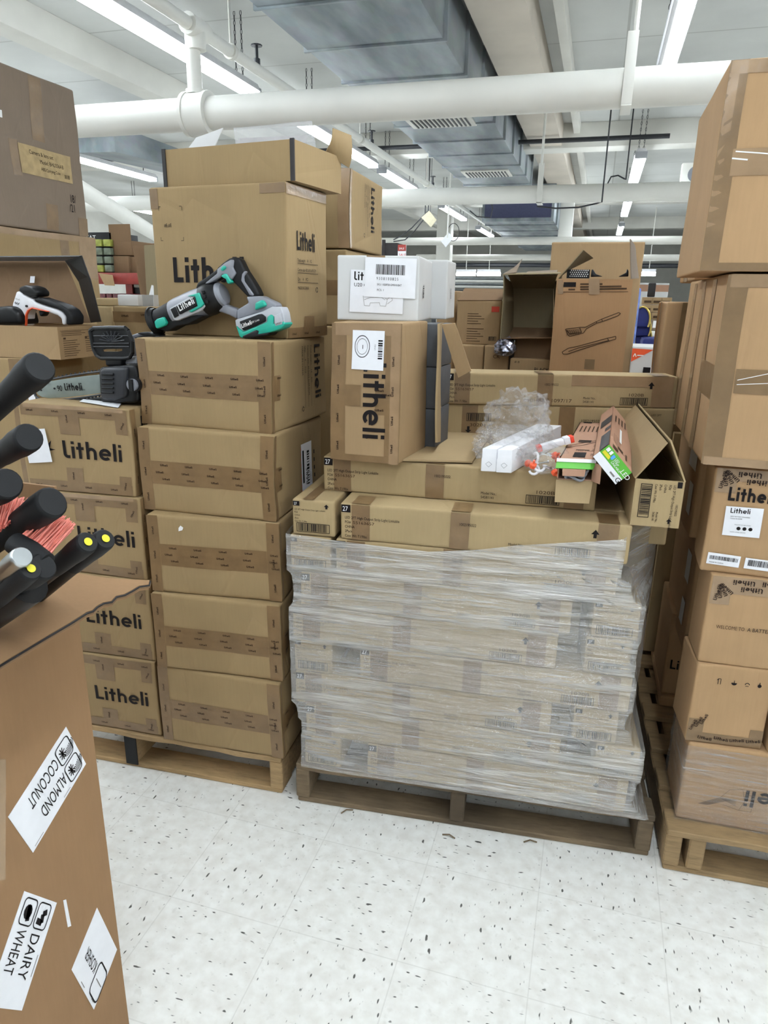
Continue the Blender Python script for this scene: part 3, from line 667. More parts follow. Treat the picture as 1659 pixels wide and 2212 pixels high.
for i, (lab, x, y, a, w_, d_, h_, z_, tv) in enumerate(S):
    c = Carton(lab, x, y, a, w_, d_, h_, z_, K_STACK, seed=i+1, group=gS, amp=.0045, r=.008)
    side_marks(c)
    v = tv*h_
    c.tape('F', .036, v-.003, w_-.04, v+.032); c.tape('F', .036, v-.035, w_-.04, v-.003)
    for k in range(5):
        c.tapeword('F', .065+.077*k, v+.018, .0058); c.tapeword('F', .05+.08*k, v-.003, .0058); c.tapeword('F', .068+.077*k, v-.022, .0058)
    c.tape('R', .002, v-.035, .05, v+.032)
    for q in (.022, -.024): c.tapeword('R', .03, v+q, .0058)
    if i in (1, 0): c.tape('R', .05, v-.02, .3, v+.03)
    if i == 2: c.shape('F', .1, .195, *((lambda A: (A[0], A[1]))(([(0, 0), (.012, .004), (.016, .012), (.008, .018), (.001, .01)], [(0, 1, 2, 3, 4)]))), 0, 'white')
    if i == 3:
        c.label('R', .20, .03, .085, .15, 0, PAPER, [('rect', .008, .03, .012, .10), ('text', .05, .02, .016, 'BARS', 1, 90), ('bars', .062, .02, .11, .018, 5, 14, 90), ('text', .075, .02, .007, 'LITHELI', 1, 90)], 'postal_label')
        for k in range(9): c.rect('R', .199, .034+k*.016, .004, .008, 'red'); c.rect('R', .283, .034+k*.016, .004, .008, 'red')
        for k in range(4): c.rect('R', .305, .06+.025*k, .008, .012, 'ink')
    if i == 4: spec_block(c, 'R', .29, .222, -90, .9)
    c.done()
c = Carton('upright carton leaning its wide word mark behind the saw, on the tall taped stack', -1.257, 1.87, -6, .44, .24, .402, 1.3835, K_STACK, seed=9, amp=.003)
c.logo('F', .068, .148, .068, 0, 'L', 1.0, th=.2); spec_block(c, 'R', .05, .235, 0, .95)
for (u, v, rx, ry) in ((.03, .26, 1, 1), (.11, .26, -1, 1), (.03, .35, 1, -1), (.11, .35, -1, -1)):
    c.rect('F', min(u, u+rx*.008), v, .008, .0012); c.rect('F', u, min(v, v+ry*.01), .0012, .01)
c.text('F', .045, .297, .009, '#E #E', 0, 'ink', .8)
c.tape('F', 0.002, .345, .03, .398); c.tape('R', .0, .372, .235, .399, True); c.tape('F', .36, .375, .438, .399); c.tape('R', .09, .002, .15, .06); c.tape('R', .002, .002, .235, .03)
for k in range(3): c.tapeword('R', .02+.07*k, .01, .006)
c.done()
# open shallow tray carton on top, with its white lining, sleeve and flap
z0 = 1.787
o = open_box('open_carton', 'shallow open brown carton on top of the tall left stack', 'carton', -1.224, 1.90, -8, .43, .26, .098, z0, K_STACK)
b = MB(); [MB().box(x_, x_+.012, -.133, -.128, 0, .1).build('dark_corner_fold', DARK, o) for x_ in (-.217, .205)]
P = [aty(400, 330, 2.0), aty(457, 332, 2.0), aty(482, 277, 2.02), aty(424, 298, 2.02)]
MB().sheet(*local(o, P), t=.003, warp=.004, seed=2).build('white_flap', WHITEBOX, o, True)
P = [aty(700, 330, 2.05), aty(752, 362, 2.12), aty(758, 292, 2.12), aty(718, 276, 2.05)]
MB().sheet(*local(o, P), t=.004, warp=.01, seed=4, curl=.012).build('bent_flap', K_STACK, o, True)
P = [aty(500, 335, 2.08), aty(513, 335, 2.08), aty(511, 312, 2.08), aty(503, 312, 2.08)]
MB().sheet(*local(o, P), t=.004).build('inner_tab', K_STACK, o)
P = [aty(512, 330, 2.02), aty(684, 330, 2.02), aty(674, 262, 2.04), aty(505, 277, 2.04)]
s = MB(P[0]).sheet(*P, t=.002, nu=14, nv=8, warp=.008, seed=6).build('plastic_sleeve', SLEEVE, None, True); s.location = P[0]; tag(s, 'clear plastic sleeve with a pale sheet standing in the open top carton', 'plastic sleeve')
Q = [aty(517, 328, 2.035), aty(666, 328, 2.035), aty(660, 293, 2.05), aty(515, 299, 2.05)]
MB(P[0]).sheet(*Q, t=.001).build('pale_sheet', plain('pale_grey_sheet', (186, 178, 178), .6), s)
# twin cartons behind
kx = aty(772, 470, 2.4)
c = Carton('carton with a white postal label behind the upright word mark carton', -1.28, 2.36, 2, .45, .42, .25, 1.655, K_STACK, seed=12, amp=.004)
c.label('F', .325, .055, .04, .145, 0, PAPER, [('bars', .024, .03, .075, .014, 8, 14, 90), ('text', .014, .02, .006, 'LITHELI 4PCS', 1, 90)], 'postal_label')
for k in range(5): c.rect('F', .308, .06+.028*k, .008, .014, 'brown')
c.tape('F', .41, .002, .449, .248, True); c.tape('R', .0, .002, .02, .248, True); spec_block(c, 'R', .26, .225, -90, .85); c.done()
c = Carton('carton under the one with the white postal label, behind the tall stack', -1.30, 2.35, 2, .46, .42, .25, 1.403, K_STACK, seed=13, amp=.004); c.tape('F', .3, .1, .45, .15); c.done()
mesh = Carton('plain carton low behind the tall stack, mostly hidden', -1.31, 2.34, 2, .47, .42, 1.26, .14, K_STACK, seed=14); mesh.done()
# ------------------------------------------------------------------ left stack with word marks
gQ = 'word mark cartons of the left stack on the pine pallet'
Q4 = [('bottom word mark carton of the left stack, on the pine pallet', -1.541, 1.621, .33, .2665, .14), ('second word mark carton from the pallet, under the torn flap', -1.539, 1.626, .33, .2685, .407),
      ('word mark carton half hidden by two dark handles with yellow stickers', -1.565, 1.634, .345, .2535, .676), ('taped word mark carton with a white sheet stuck on, under the chainsaw', -1.599, 1.638, .364, .2585, .930)]
for i, (lab, x, y, w_, h_, z_) in enumerate(Q4):
    c = Carton(lab, x, y, 2.9, w_, .42, h_, z_, K_STACK, seed=20+i, group=gQ, amp=.004)
    st = 'l' if i == 3 else 'L'
    lu = (.085, .08, .105, .115)[i]
    c.logo('F', lu+.02, h_*.40, .05 if i < 3 else .052, 0, st, 1.12)
    for v in (.018, h_-.02):
        c.tape('F', .01, v-.014, w_-.01, v+.016)
        for k in range(4): c.tapeword('F', .03+.085*k, v-.002, .0055)
    for u in (w_*.45,): c.tape('F', u-.025, .03, u+.03, .075); c.tape('F', u-.03, h_-.085, u+.035, h_-.03); c.tapeword('F', u, h_-.05, .0055, 90); c.tapeword('F', u, .04, .0055, 90)
    c.tape('F', w_-.05, h_-.075, w_-.012, h_-.004); c.tape('F', w_-.05, .004, w_-.012, .06); c.tapeword('F', w_-.03, h_-.06, .0055, 60); c.tapeword('F', w_-.03, .02, .0055, 80)
    c.tape('R', 0.002, .002, .025, h_-.002)
    for k in range(3): c.tapeword('R', .015, .04+.07*k, .0055, 90)
    if i >= 1: c.tape('F', .02, h_-.012, w_-.02, h_-.001, True)
    if i == 3:
        V = [(0, 0), (.04, .008), (.022, .012), (.03, .035), (.008, .016), (-.006, .03)]; c.shape('F', .07, .118, V, [(0, 1, 2, 3, 4, 5)], 0)
        c.label('F', .02, .082, .078, .098, 6, PAPER, [], 'white_sheet', .006); c.logo('R', .05, h_-.07, .045, 0, 'L', .9)
        c.label('R', .03, .06, .05, .13, 0, PAPER, [], 'white_sheet', .005)
    c.done()
# stack further left, behind: cartons under the open black-lidded box
px0 = aty(75, 780, 2.0)
c = Carton('big brown carton behind the chainsaw, under the open black-lidded box', px0.x-.55, 1.99, 0, .55, .42, 1.275-.14, .14, K_STACK, seed=30, amp=.004); tape_v(c, 'F', .47, .05)
c.label('F', .50, .80, .035, .10, 0, PAPER, [], 'white_sheet'); c.label('F', .515, .98, .03, .05, 0, PAPER, [], 'white_sheet'); c.rect('F', .515, 1.075, .006, .02); c.done()
# ------------------------------------------------------------------ loads of strip light cartons
def led_front(c, flip=False):
    w_, h_ = c.w, c.h
    for u in (.055, w_*.43, w_*.925): c.tape('F', u-.024, .002, u+.026, h_-.002); c.tape('T', u-.024, 0, u+.026, c.d*.7)
    c.rect('F', .003, h_-.0245, .025, .021); c.text('F', .0065, h_-.0205, .0125, '27', 0, 'white', .8, )
    for k, s_ in enumerate(('LED 2FT High Output Strip Light Linkable', 'PO#', 'CHINA', '2Pack', 'Case Wt: 7.19lbs')):
        c.text('F', .012, h_-.042-.0128*k, .0072, s_, 0, 'ink', .82)
    c.text('F', .034, h_-.0552, .0075, '55163657', 0, 'brown', 1.35)
    c.text('F', w_*.43-.002, h_-.036, .0072, '1002195022', 0, 'ink', .85)
    c.text('F', w_*.6, .024, .0072, 'Model No.:', 0, 'ink', .85); c.text('F', w_*.6, .0125, .0072, '54581141', 0, 'ink', .85)
    c.bars('F', w_*.76, .008, .086, .024, 31, 0, 24); c.text('F', w_*.79, .036, .009, '1020B', 0, 'brown', 1.5)
    V = [(0, 0), (.008, 0), (.008, .01), (.014, .01), (.004, .022), (-.006, .01), (0, .01)]; c.shape('F', w_*.88, h_-.04, V, [tuple(range(7))])
def led_end(c, face='F'):
    L = c.w if face == 'F' else c.d; h_ = c.h
    for k, s_ in enumerate(('LED 2FT High Output Strip Light Linkable', 'PO#', 'CHINA', '2Pack', 'Case Wt: 7.19lbs')): c.text(face, .006, h_-.03-.0085*k, .0042, s_, 0, 'ink', .82)
    c.rect(face, .003, h_-.018, .018, .013); c.text(face, .006, h_-.015, .007, '27', 0, 'white', .8)
    c.bars(face, .012, .01, L-.026, .026, 33, 0, 22)
    V = [(0, 0), (.006, 0), (.006, .006), (.01, .006), (.003, .013), (-.004, .006), (0, .006)]; c.shape(face, L-.025, h_-.022, V, [tuple(range(7))])
LO = Vector((-.735, 1.655, 0)); LA = 4.5
def lw(u, v): a = R(LA); return LO.x+math.cos(a)*u-math.sin(a)*v, LO.y+math.sin(a)*u+math.cos(a)*v
RH = .105
rows = [(.0137, .944), (.0186, .965), (-.012, .896), (-.013, .919), (-.0145, .905), (.012, .916), (-.017, .849)]
gL = 'strip light cartons inside the stretch film'
ordn = ['lowest', 'second', 'third', 'fourth', 'fifth', 'sixth', 'seventh']
for i, (l, r_) in enumerate(rows):
    z_ = .14+RH*i; left = i % 2 == 1 or i == 2
    left = i in (1, 2, 4, 5)
    u0 = l if left else r_-.735
    x, y = lw(u0, .0); c = Carton('long strip light carton in the %s layer of the film-wrapped load' % ordn[i], x, y, LA, .735, .115, RH-.001, z_, K_LED, seed=40+i, group=gL, amp=.002); led_front(c); c.done()
    u0 = r_-.115 if left else l
    x, y = lw(u0, .002); c = Carton('end-on strip light carton in the %s layer of the film-wrapped load' % ordn[i], x, y, LA, .115, .735, RH-.001, z_, K_LED, seed=60+i, group=gL, amp=.002); led_end(c); c.done()
    x, y = lw(.955-.735+.01*(i % 2), .80); 
    x2, y2 = lw(.84+.012*(i % 3), .26)
    c = Carton('strip light carton along the right flank in the %s layer of the film-wrapped load' % ordn[i], x2, y2, LA, .115, .66, RH-.001, z_, K_LED, seed=80+i, group=gL, amp=.002) if not left else None
    if c: c.done()
    x, y = lw(.13, .14 if left else .13); Carton('inner strip light carton in the %s layer, behind the front row' % ordn[i], x, y, LA, .655, .5, RH-.001, z_, K_LED, seed=90+i, group=gL, amp=.001).done()
ztop = .14+RH*7
x, y = lw(-.007, .0); c = Carton('short end of a strip light carton at the top left of the film-wrapped load', x, y, LA, .118, .735, .102, ztop, K_LED, seed=101, amp=.002); led_end(c); c.tape('T', .03, 0, .06, .5); c.done()
x, y = lw(.127, .0); c = Carton('front strip light carton half covered by the film edge, topmost wrapped layer', x, y, LA-.5, .741, .115, .102, ztop, K_LED, seed=102, amp=.002); led_front(c); c.done()
x, y = lw(.87, .17); c = Carton('end-on strip light carton under the open long carton at the right', x, y, LA, .115, .6, .102, ztop, K_LED, seed=103, amp=.002); c.done()
x, y = lw(.127, .125); Carton('wide strip light carton behind the front one, under the loose upper layer', x, y, LA, .74, .62, .101, ztop, K_LED, seed=104, amp=.001).done()
zB = ztop+.1025
c = Carton('long loose strip light carton carrying the tall word mark carton', -.695, 1.765, 3.3, .735, .115, .098, zB, K_LED, seed=105, amp=.002); led_front(c); c.done()
for k in range(4):
    Carton('strip light carton in the loose upper layer, %s behind the front one' % ('just', 'second', 'third', 'fourth')[k], -.703-.006*k, 1.884+.119*k, 3.3, .735, .116, .098, zB, K_LED, seed=106+k, amp=.002).done()
zD = zB+.099
c = Carton('strip light carton at the back with a barcode and down arrow, second from the top', -.45, 2.205, 13.6, .735, .115, .099, zD, K_LED, seed=111, amp=.002)
c.bars('F', .075, .045, .078, .026, 44, 0, 22); c.text('F', .085, .028, .01, '30201', 0, 'brown', 1.5); V = [(0, .022), (.008, .022), (.008, .01), (.014, .01), (.004, 0), (-.006, .01), (0, .01)]; c.shape('F', .078, .006, V, [tuple(range(7))[::-1]]); c.tape('F', .06, .002, .11, .097)
c.tape('F', .37, .002, .42, .097); c.text('F', .44, .05, .009, '1002195022', 0, 'brown'); c.text('F', .66, .075, .006, 'LED 2FT', 0, 'ink'); c.done()
c = Carton('topmost strip light carton at the back with wet-looking clear tape on its upper edge', -.447, 2.192, 15, .735, .115, .1, zD+.1, K_LED, seed=112, amp=.002); led_front(c); c.text('F', .25, .012, .011, '490HRRF.1097/17', 0, 'brown', 1.3)
c.tape('F', .40, .065, .72, .0985, True); c.tape('F', .655, .002, .72, .097, True); c.done()
# stretch film around the load
def make_film():
    NZ, NF, NS, NB, NL = 84, 90, 40, 10, 24
    zt_pts = [(-.05, .884), (-.01, .881), (.08, .878), (.24, .870), (.41, .864), (.52, .882), (.61, .904), (.75, .925), (.887, .942), (1.2, .95)]
    def ztop_(u):
        for (a, za), (b, zb) in zip(zt_pts, zt_pts[1:]):
            if a <= u <= b: return za+(zb-za)*(u-a)/(b-a)
        return .94
    def ext(z):
        k = max(0, min(6.999, (z-.14)/RH)); i = int(k); l, r_ = (rows+[(-.008, .868)])[i]
        if z < .14: l, r_ = rows[0]
        return l, r_
    zs_ = np.linspace(.135, 1, NZ+1)
    L = np.array([ext(.14+(.95-.14)*k/240) for k in range(241)])
    def sm(a, f):   # taut film: hollow spans are bridged between neighbouring proud layers
        out = a.copy()
        for q in range(len(a)):
            lo, hi = max(0, q-16), min(len(a), q+17); wv = np.array([1-abs(j-q)/17*.9 for j in range(lo, hi)])
            best = f(a[lo:hi]); out[q] = .6*(np.sum(a[lo:hi]*wv**3)/np.sum(wv**3))+.4*(best if f is np.min else best)
        return out
    Ls, Rs = np.minimum(sm(L[:, 0], np.min), L[:, 0]), np.maximum(sm(L[:, 1], np.max), L[:, 1])
    at_ = lambda A, z: A[int(max(0, min(240, (z-.14)/.81*240)))]
    V = []; a = R(LA)
    per = [('F', k/NF) for k in range(NF)]+[('R', k/NS) for k in range(NS)]+[('B', k/NB) for k in range(NB)]+[('L', k/NL) for k in range(NL)]
    D = .95
    for j in range(NZ+1):
        for (f, t) in per:
            zt = ztop_(t*.9) if f == 'F' else (.95 if f == 'R' else .93 if f == 'B' else .93-(.93-.883)*t)
            z = .138+(zt-.138)*j/NZ
            l, r_ = at_(Ls, z)-.007, at_(Rs, z)+.007; re = .978
            if z < .2: kk = (.2-z)/.062; r_ += .05*kk*kk; re += .01
            if f == 'F':
                e_ = .5-.5*math.cos(math.pi*t)*1.0; tt = .35*e_+.65*t; u, v = l+(r_-l)*tt, -.010; n = (0, -1)
            elif f == 'R': v = -.010+(D+.01)*t; q = min(1, t/.3); q = q*q*(3-2*q); u = r_+(max(r_, re)-r_)*q; n = (1, 0)
            elif f == 'B': u, v = re+(l-re)*t, D; n = (0, 1)
            else: u, v = l, D-(D+.01)*t; n = (-1, 0)
            wv = Vector((u*3.0, v*3.0, z*22)); w2 = Vector((u*5+z*9, v*5, z*17-u*8))
            dsp = .0022*noise.noise(wv)+.0018*noise.noise(w2*1.7)
            if z < .17: dsp += .004
            u += n[0]*(dsp+.001); v += n[1]*(dsp+.001)
            X, Y = lw(u, v); V.append(Vector((X, Y, z))-LO)
    N = len(per); Fc = [(j*N+k, j*N+(k+1) % N, (j+1)*N+(k+1) % N, (j+1)*N+k) for j in range(NZ) for k in range(N)]
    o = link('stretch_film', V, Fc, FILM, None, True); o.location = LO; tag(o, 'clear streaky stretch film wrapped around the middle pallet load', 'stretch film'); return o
make_film()
# ------------------------------------------------------------------ things on the middle load
zT = zB+.0985
c = Carton('tall scuffed carton with a vertical word mark and a white note', -.658, 1.737, -4, .192, .225, .362, zT, K_WARM, seed=120, amp=.004)
c.logo('F', .092, .262, .062, -90, 'l', .96); V = [(0, 0), (.012, .004), (.008, .014)]; c.shape('F', .12, .252, V, [(0, 1, 2)]); c.text('F', .098, .066, .01, '®')
for u in (.02, .172): tape_v(c, 'F', u, .042)
c.tape('F', .01, .33, .185, .36, True); c.tape('F', .04, .15, .085, .205); c.tape('F', .125, .13, .16, .20); c.tape('F', .01, .003, .185, .02); c.tape('F', .165, .0, .19, .36, True)
for (u, v) in ((.125, .19), (.125, .14), (.145, .18)): c.tapeword('F', u, v, .006)
V, Fc = [], []; _arc(V, Fc, 0, 0, .026, .028, 0, 360, 32); _arc(V, Fc, 0, 0, .019, .02, 0, 360, 32); V = [(a*.75, b) for a, b in V]
c.label('F', .058, .245, .088, .098, -1, PAPER, [('mesh', .028, .058, V, Fc), ('text', .026, .052, .01, '1'), ('bars', .084, .028, .05, .012, 9, 12, 90), ('text', .065, .05, .003, 'LITHELI', 1, 90)], 'white_note')
cr = c.o
c.done()
E_ = empty
P = [aty(943, 955, 2.0), aty(950, 955, 1.99), aty(957, 697, 1.99), aty(943, 699, 2.0)]
fl = MB().sheet(*local(cr, [aty(940, 956, 1.87), aty(948, 953, 2.06), aty(956, 697, 2.06), aty(944, 699, 1.87)]), t=.006, nu=6, nv=12, warp=.004).build('open_flap', K_IN, cr, True)
fl = MB().sheet(*local(cr, [aty(990, 815, 1.93), aty(1018, 800, 1.93), aty(984, 697, 1.90), aty(955, 700, 1.90)]), t=.006, nu=5, nv=10, warp=.004).build('hanging_flap', K_WARM, cr, True)
for k in range(3):
    g = MB().box(-.09, .09, -.07, .07, 0, .117).build('grey_inner_carton', plain('slate_carton', (78, 80, 84), .6), None, bevel=.003); g.location = (-.505, 2.03, zT+.0005+.1185*k); g.rotation_euler = (0, 0, R(-4))
    tag(g, '%s grey inner carton showing in the gap of the tall word mark carton' % ('lowest', 'middle', 'topmost')[k], 'carton', 'grey inner cartons')
zW = zT+.3625
c = Carton('white carton with barcode sticker on top of the tall word mark carton', -.683, 1.85, 5.9, .222, .274, .166, zW, WHITEBOX, seed=125, amp=.0015, r=.004)
c.label('F', .035, .022, .145, .108, -1.5, PAPER, [('logo', .01, .082, .022, 'l'), ('text', .01, .066, .009, 'U20 C'), ('text', .01, .0, .001, ' ')], 'drawing_label')
V, Fc = [], []
def ln(V, Fc, pts, t=.0009):
    for (x0, y0), (x1, y1) in zip(pts, pts[1:]):
        dx, dy = x1-x0, y1-y0; L = math.hypot(dx, dy) or 1; nx, ny = -dy/L*t/2, dx/L*t/2; n = len(V)
        V += [(x0+nx, y0+ny), (x1+nx, y1+ny), (x1-nx, y1-ny), (x0-nx, y0-ny)]; Fc.append((n+3, n+2, n+1, n))
ln(V, Fc, [(0, .03), (.004, .005), (.018, .004), (.02, .012), (.045, .013), (.047, .005), (.062, .004), (.066, .022), (.06, .024)]); ln(V, Fc, [(.004, .02), (.02, .026), (.05, .027), (.06, .02)]); ln(V, Fc, [(.066, .01), (.08, .02), (.076, .03), (.066, .022)])
c.shape('F', .072, .034, V, Fc, 0, 'grey', .004)
c.label('F', .075, .062, .138, .1, -1.5, PAPER, [('bars', .03, .058, .08, .025, 77, 30), ('text', .032, .044, .007, '9 3 0 8 1 0 0 8 2 5', .75), ('text', .034, .03, .005, 'SKU: 1020P20-GM010-BAT', .8), ('text', .034, .016, .005, 'PCS: 1')], 'barcode_sticker', .005)
c.bars('R', .09, .06, .035, .02, 12, 90, 8); c.tape('F', .08, .158, .13, .166, True); c.done()
xw = aty(963, 620, 2.10).x-.234
c = Carton('second white carton behind the barcode one, only its right end showing', xw, 2.128, 4, .23, .2, .17, zW, WHITEBOX, seed=126, amp=.0015, r=.004); c.bars('R', .09, .06, .03, .016, 13, 90, 8); c.done()
g = MB(); pts = [atz(862, 996, zT+.003), atz(1020, 1000, zT+.003), atz(1062, 940, zT+.003), atz(945, 935, zT+.003), atz(918, 970, zT+.003)]
g = MB(pts[0]).plate(pts, (0, 0, .005)).build('cardboard_sheet', K_IN); g.location = pts[0]; tag(g, 'flat loose cardboard sheet lying in front of the tall word mark carton', 'cardboard sheet')
# open long carton at the right
ex, ey = aty(1362, 1121, 1.72).x, 1.72
zE = ztop+.103
o = open_box('open_carton', 'open long strip light carton pointing at the viewer, right of the green-ended packs', 'carton', ex, ey, 4, .112, .735, .116, zE, K_LED)
hl = lambda s, y: Vector((s*.056, y, .116))
rid0 = local(o, [aty(1443, 957, 1.73)])[0]; rid1 = Vector((rid0.x, .36, rid0.z))
MB().sheet(hl(-1, -.365), rid0, rid1, hl(-1, .365), t=.004, nu=6, nv=10, warp=.003).build('long_flap', K_IN, o, True)
MB().sheet(hl(1, -.367), rid0+Vector((.008, 0, .006)), rid1+Vector((.008, 0, .006)), hl(1, .365), t=.004, nu=6, nv=10, warp=.003).build('long_flap', K_LED, o, True)
class Flat:   # lettering on an upright board face of any object
    def __init__(s, o, org, ux, uy): s.o, s.g, s.x, s.y = o, Vector(org), Vector(ux), Vector(uy); s.m = {}
    def put(s, V, Fc, u, v, rot=0, col=INK): place2d(s.m.setdefault(col.name, (MB(), col))[0], V, Fc, s.g+s.x*u+s.y*v, s.x, s.y, R(rot)); return s
    def text(s, u, v, h, t, rot=0, col=INK, sx=1.0): V, Fc, _ = text2d(t, h, sx); return s.put(V, Fc, u, v, rot, col)
    def rect(s, u, v, w, h, rot=0, col=INK): return s.put([(0, 0), (w, 0), (w, h), (0, h)], [(0, 1, 2, 3)], u, v, rot, col)
    def done(s, name='printed_lettering'):
        for mb, col in s.m.values(): mb.build(name, col, s.o)
f = Flat(o, (-.056, -.3688, 0), (1, 0, 0), (0, 0, 1))
V, Fc, _ = bars2d(.084, .026, 33, 22, None, True); f.put(V, Fc, .014, .106, -90)
for k, s_ in enumerate(('LED 2FT High Output Strip Light Linkable', 'PO#', 'CHINA', '2Pack', 'Case Wt: 7.19lbs')): f.text(.088-.0105*k, .107, .0055, s_, -90, INK, .82)
f.text(.098, .06, .005, '1002195022', -90, INK, .8); f.text(.056, .038, .005, 'Model No.:', -90, INK, .8); f.text(.048, .038, .005, '54581141', -90, INK, .8)
f.rect(.096, .1, .011, .015); V = [(0, 0), (.005, 0), (.005, .006), (.009, .006), (.0025, .013), (-.004, .006), (0, .006)]; f.put(V, [tuple(range(7))], .085, .01); f.done()
# green-ended brown packs
zP = zB+.0985+.001
a = atz(1207, 992, 1.128); b_ = atz(1284, 995, 1.128); far = atz(1253, 912, 1.128)
dv = Vector((far.x-a.x, far.y-a.y, 0)); wv = Vector((b_.x-a.x, b_.y-a.y, 0)); hh = 1.128-zP
def slab(name, label, a, wv, hv, dv, mat, t=.0025, cap=True):
    """a carton sleeve open at the near end: a = near lower left corner"""
    W, Hh, Dd = wv.normalized(), hv.normalized(), dv.normalized(); o3 = Vector((0, 0, 0)); m = MB()
    for p, q in ((o3, wv), (hv, wv)):
        sg = 1 if p == o3 else -1; m.plate([p, p+q, p+q+dv, p+dv], Hh*t*sg)
    for p in (o3, wv):
        sg = 1 if p == o3 else -1; m.plate([p, p+hv, p+hv+dv, p+dv], W*t*sg)
    m.plate([dv, dv+wv, dv+wv+hv, dv+hv], -Dd*t)
    if cap: m.plate([o3, wv, wv+hv, hv], Dd*t)
    o = m.build(name, mat); o.location = a; return o
a0 = Vector((a.x, a.y, zP)); hv = Vector((0, 0, hh))
o = slab('light_pack', 'brown strip light pack lying open-ended with its flaps hanging down', a0, wv, hv, dv, PINKBOARD, cap=False); tag(o, o.name and 'brown strip light pack lying open-ended with a coiled cable showing', 'light pack', 'brown strip light packs with green ends')
top = Flat(o, hv+Vector((0, 0, .0012)), wv.normalized(), dv.normalized()); W_ = wv.length
top.rect(W_*.35, .03, W_*.35, .06); top.text(W_*.35, .105, .008, 'LED LINK'); top.rect(W_*.35, .12, W_*.4, .006); top.rect(W_*.3, .23, W_*.4, .012); top.rect(W_*.3, .25, W_*.4, .012)
for k in range(5): top.rect(W_*(.15+.14*k), .40, .004, .10, 0, INK2)
top.rect(W_*.15, .56, W_*.3, .02); top.rect(W_*.82, .56, W_*.12, .02)
for k in range(4): top.text(W_*.93, .05+.06*k, .008, 'STRIP', 90)
V, Fc = [], []; ln(V, Fc, [(0, .15), (W_*.5, .19), (W_*.97, .26)], .003); ln(V, Fc, [(0, .17), (W_*.97, .28)], .003); top.put(V, Fc, 0, 0, 0, INK2); top.done()
W1 = wv.normalized(); Dn = dv.normalized()
MB().sheet(hv-Dn*.001-W1*.004, hv+wv-Dn*.001+W1*.006, hv+wv-Dn*.018+Vector((0, 0, -.018)), hv-Dn*.018+Vector((0, 0, -.018))-W1*.004, t=.002).build('green_end_flap', GREEN, o)
MB().sheet(hv-W1*.004-Dn*.002+Vector((0, 0, .003)), hv+wv+W1*.004-Dn*.002+Vector((0, 0, .003)), hv+wv-Dn*.008+W1*.005+Vector((0, 0, -.004)), hv-Dn*.008-W1*.004+Vector((0, 0, -.004)), t=.0015).build('white_band', PAPER, o)
MB().sheet(hv+wv*.15-Dn*.018+Vector((0, 0, -.019)), hv+wv*.8-Dn*.018+Vector((0, 0, -.019)), hv+wv*.78-Dn*.022+Vector((0, 0, -.036)), hv+wv*.17-Dn*.022+Vector((0, 0, -.036)), t=.002).build('tuck_tab', PINKBOARD, o)
MB().sheet(-wv*.02-Dn*.002, wv*1.02-Dn*.002, wv*1.0-Dn*.03+Vector((0, 0, -.05)), wv*.03-Dn*.03+Vector((0, 0, -.05)), t=.002, warp=.002).build('lower_flap', K_IN, o)
MB().sheet(wv-Dn*.001, wv+W1*.02-Dn*.03, wv+W1*.02-Dn*.03+hv*.9, wv+hv*.9-Dn*.001, t=.002).build('side_flap', PINKBOARD, o)
k_ = MB(); cc = wv*.5+hv*.35+Dn*.012
for rr in (.022, .026, .03): k_.tube([cc+W1*rr*math.cos(t)+Dn*.012*(math.sin(t)-1)+Vector((0, 0, .006*math.sin(2*t)+.01*(rr-.026)/.004)) for t in np.linspace(0, 6.28, 22)], .0035, 6)
cb = k_.build('cable_coil', GREYP, None, True); cb.location = a0; tag(cb, 'coiled grey cable inside the open end of the brown light pack', 'cable')
tp_ = aty(1316, 960, 1.70); rt = aty(1365, 1021, 1.70); bt = aty(1329, 1047, 1.70); lf = aty(1281, 986, 1.70); far = aty(1325, 876, 2.30)
dv2 = far-tp_; lf = tp_+(lf-tp_); bt = lf+(rt-tp_)
a2 = bt
o = slab('light_pack', 'x', bt, rt-bt, lf-bt, dv2, PINKBOARD); tag(o, 'brown strip light pack propped on its edge with a green and white end', 'light pack', 'brown strip light packs with green ends')
uxe = (bt-lf).normalized(); uye = (tp_-lf).normalized(); Lw, Lh = (bt-lf).length, (tp_-lf).length; nf = uxe.cross(uye).normalized()
if nf.y > 0: nf = -nf
f = Flat(o, lf-bt+nf*.001, uxe, uye)
f.rect(0, 0, Lw, Lh*.42, 0, PAPER); f.rect(0, Lh*.42, Lw, Lh*.58, 0, GREEN)
f2 = Flat(o, lf-bt+nf*.002, uxe, uye); f2.rect(.004, Lh*.5, Lw*.27, Lh*.18, 0, YELLOW); f2.rect(Lw*.3, Lh*.62, Lw*.09, Lh*.25, 0, plain('sky_print', (80, 160, 235), .5, var=0)); f2.rect(Lw*.05, Lh*.72, Lw*.1, Lh*.2, 0, INKW); f2.rect(Lw*.18, Lh*.72, Lw*.08, Lh*.2, 0, INKW)
for k in range(3): f2.text(Lw*.42, Lh*(.5+.13*k), .005, ('LINKABLE', 'STRIP', 'LED')[k], 0, INKW)
f2.text(Lw*.78, Lh*.55, .011, 'LED', 0, INKW); f2.text(Lw*.86, Lh*.1, .012, 'G', 0, INK); f2.rect(Lw*.62, Lh*.15, Lw*.18, .004, 0, INKG); f2.done()
f.done('printed_end')
sd = (rt-tp_).normalized(); dd = dv2.normalized(); n3 = sd.cross(dd).normalized()
if n3.z < 0: n3 = -n3
f = Flat(o, tp_-bt+n3*.0015, sd, dd)
f.rect(.035, .16, .008, .18, 0, INKW)
for k in range(4): f.rect(.012+.014*k, .37+.02*k, .006, .10, 0, INK2)
f.rect(.012, .02, .02, .03, 0, INK2); f.rect(.03, .07, .02, .02, 0, INK2); f.rect(.06, .04, .006, .06, 0, INK2)
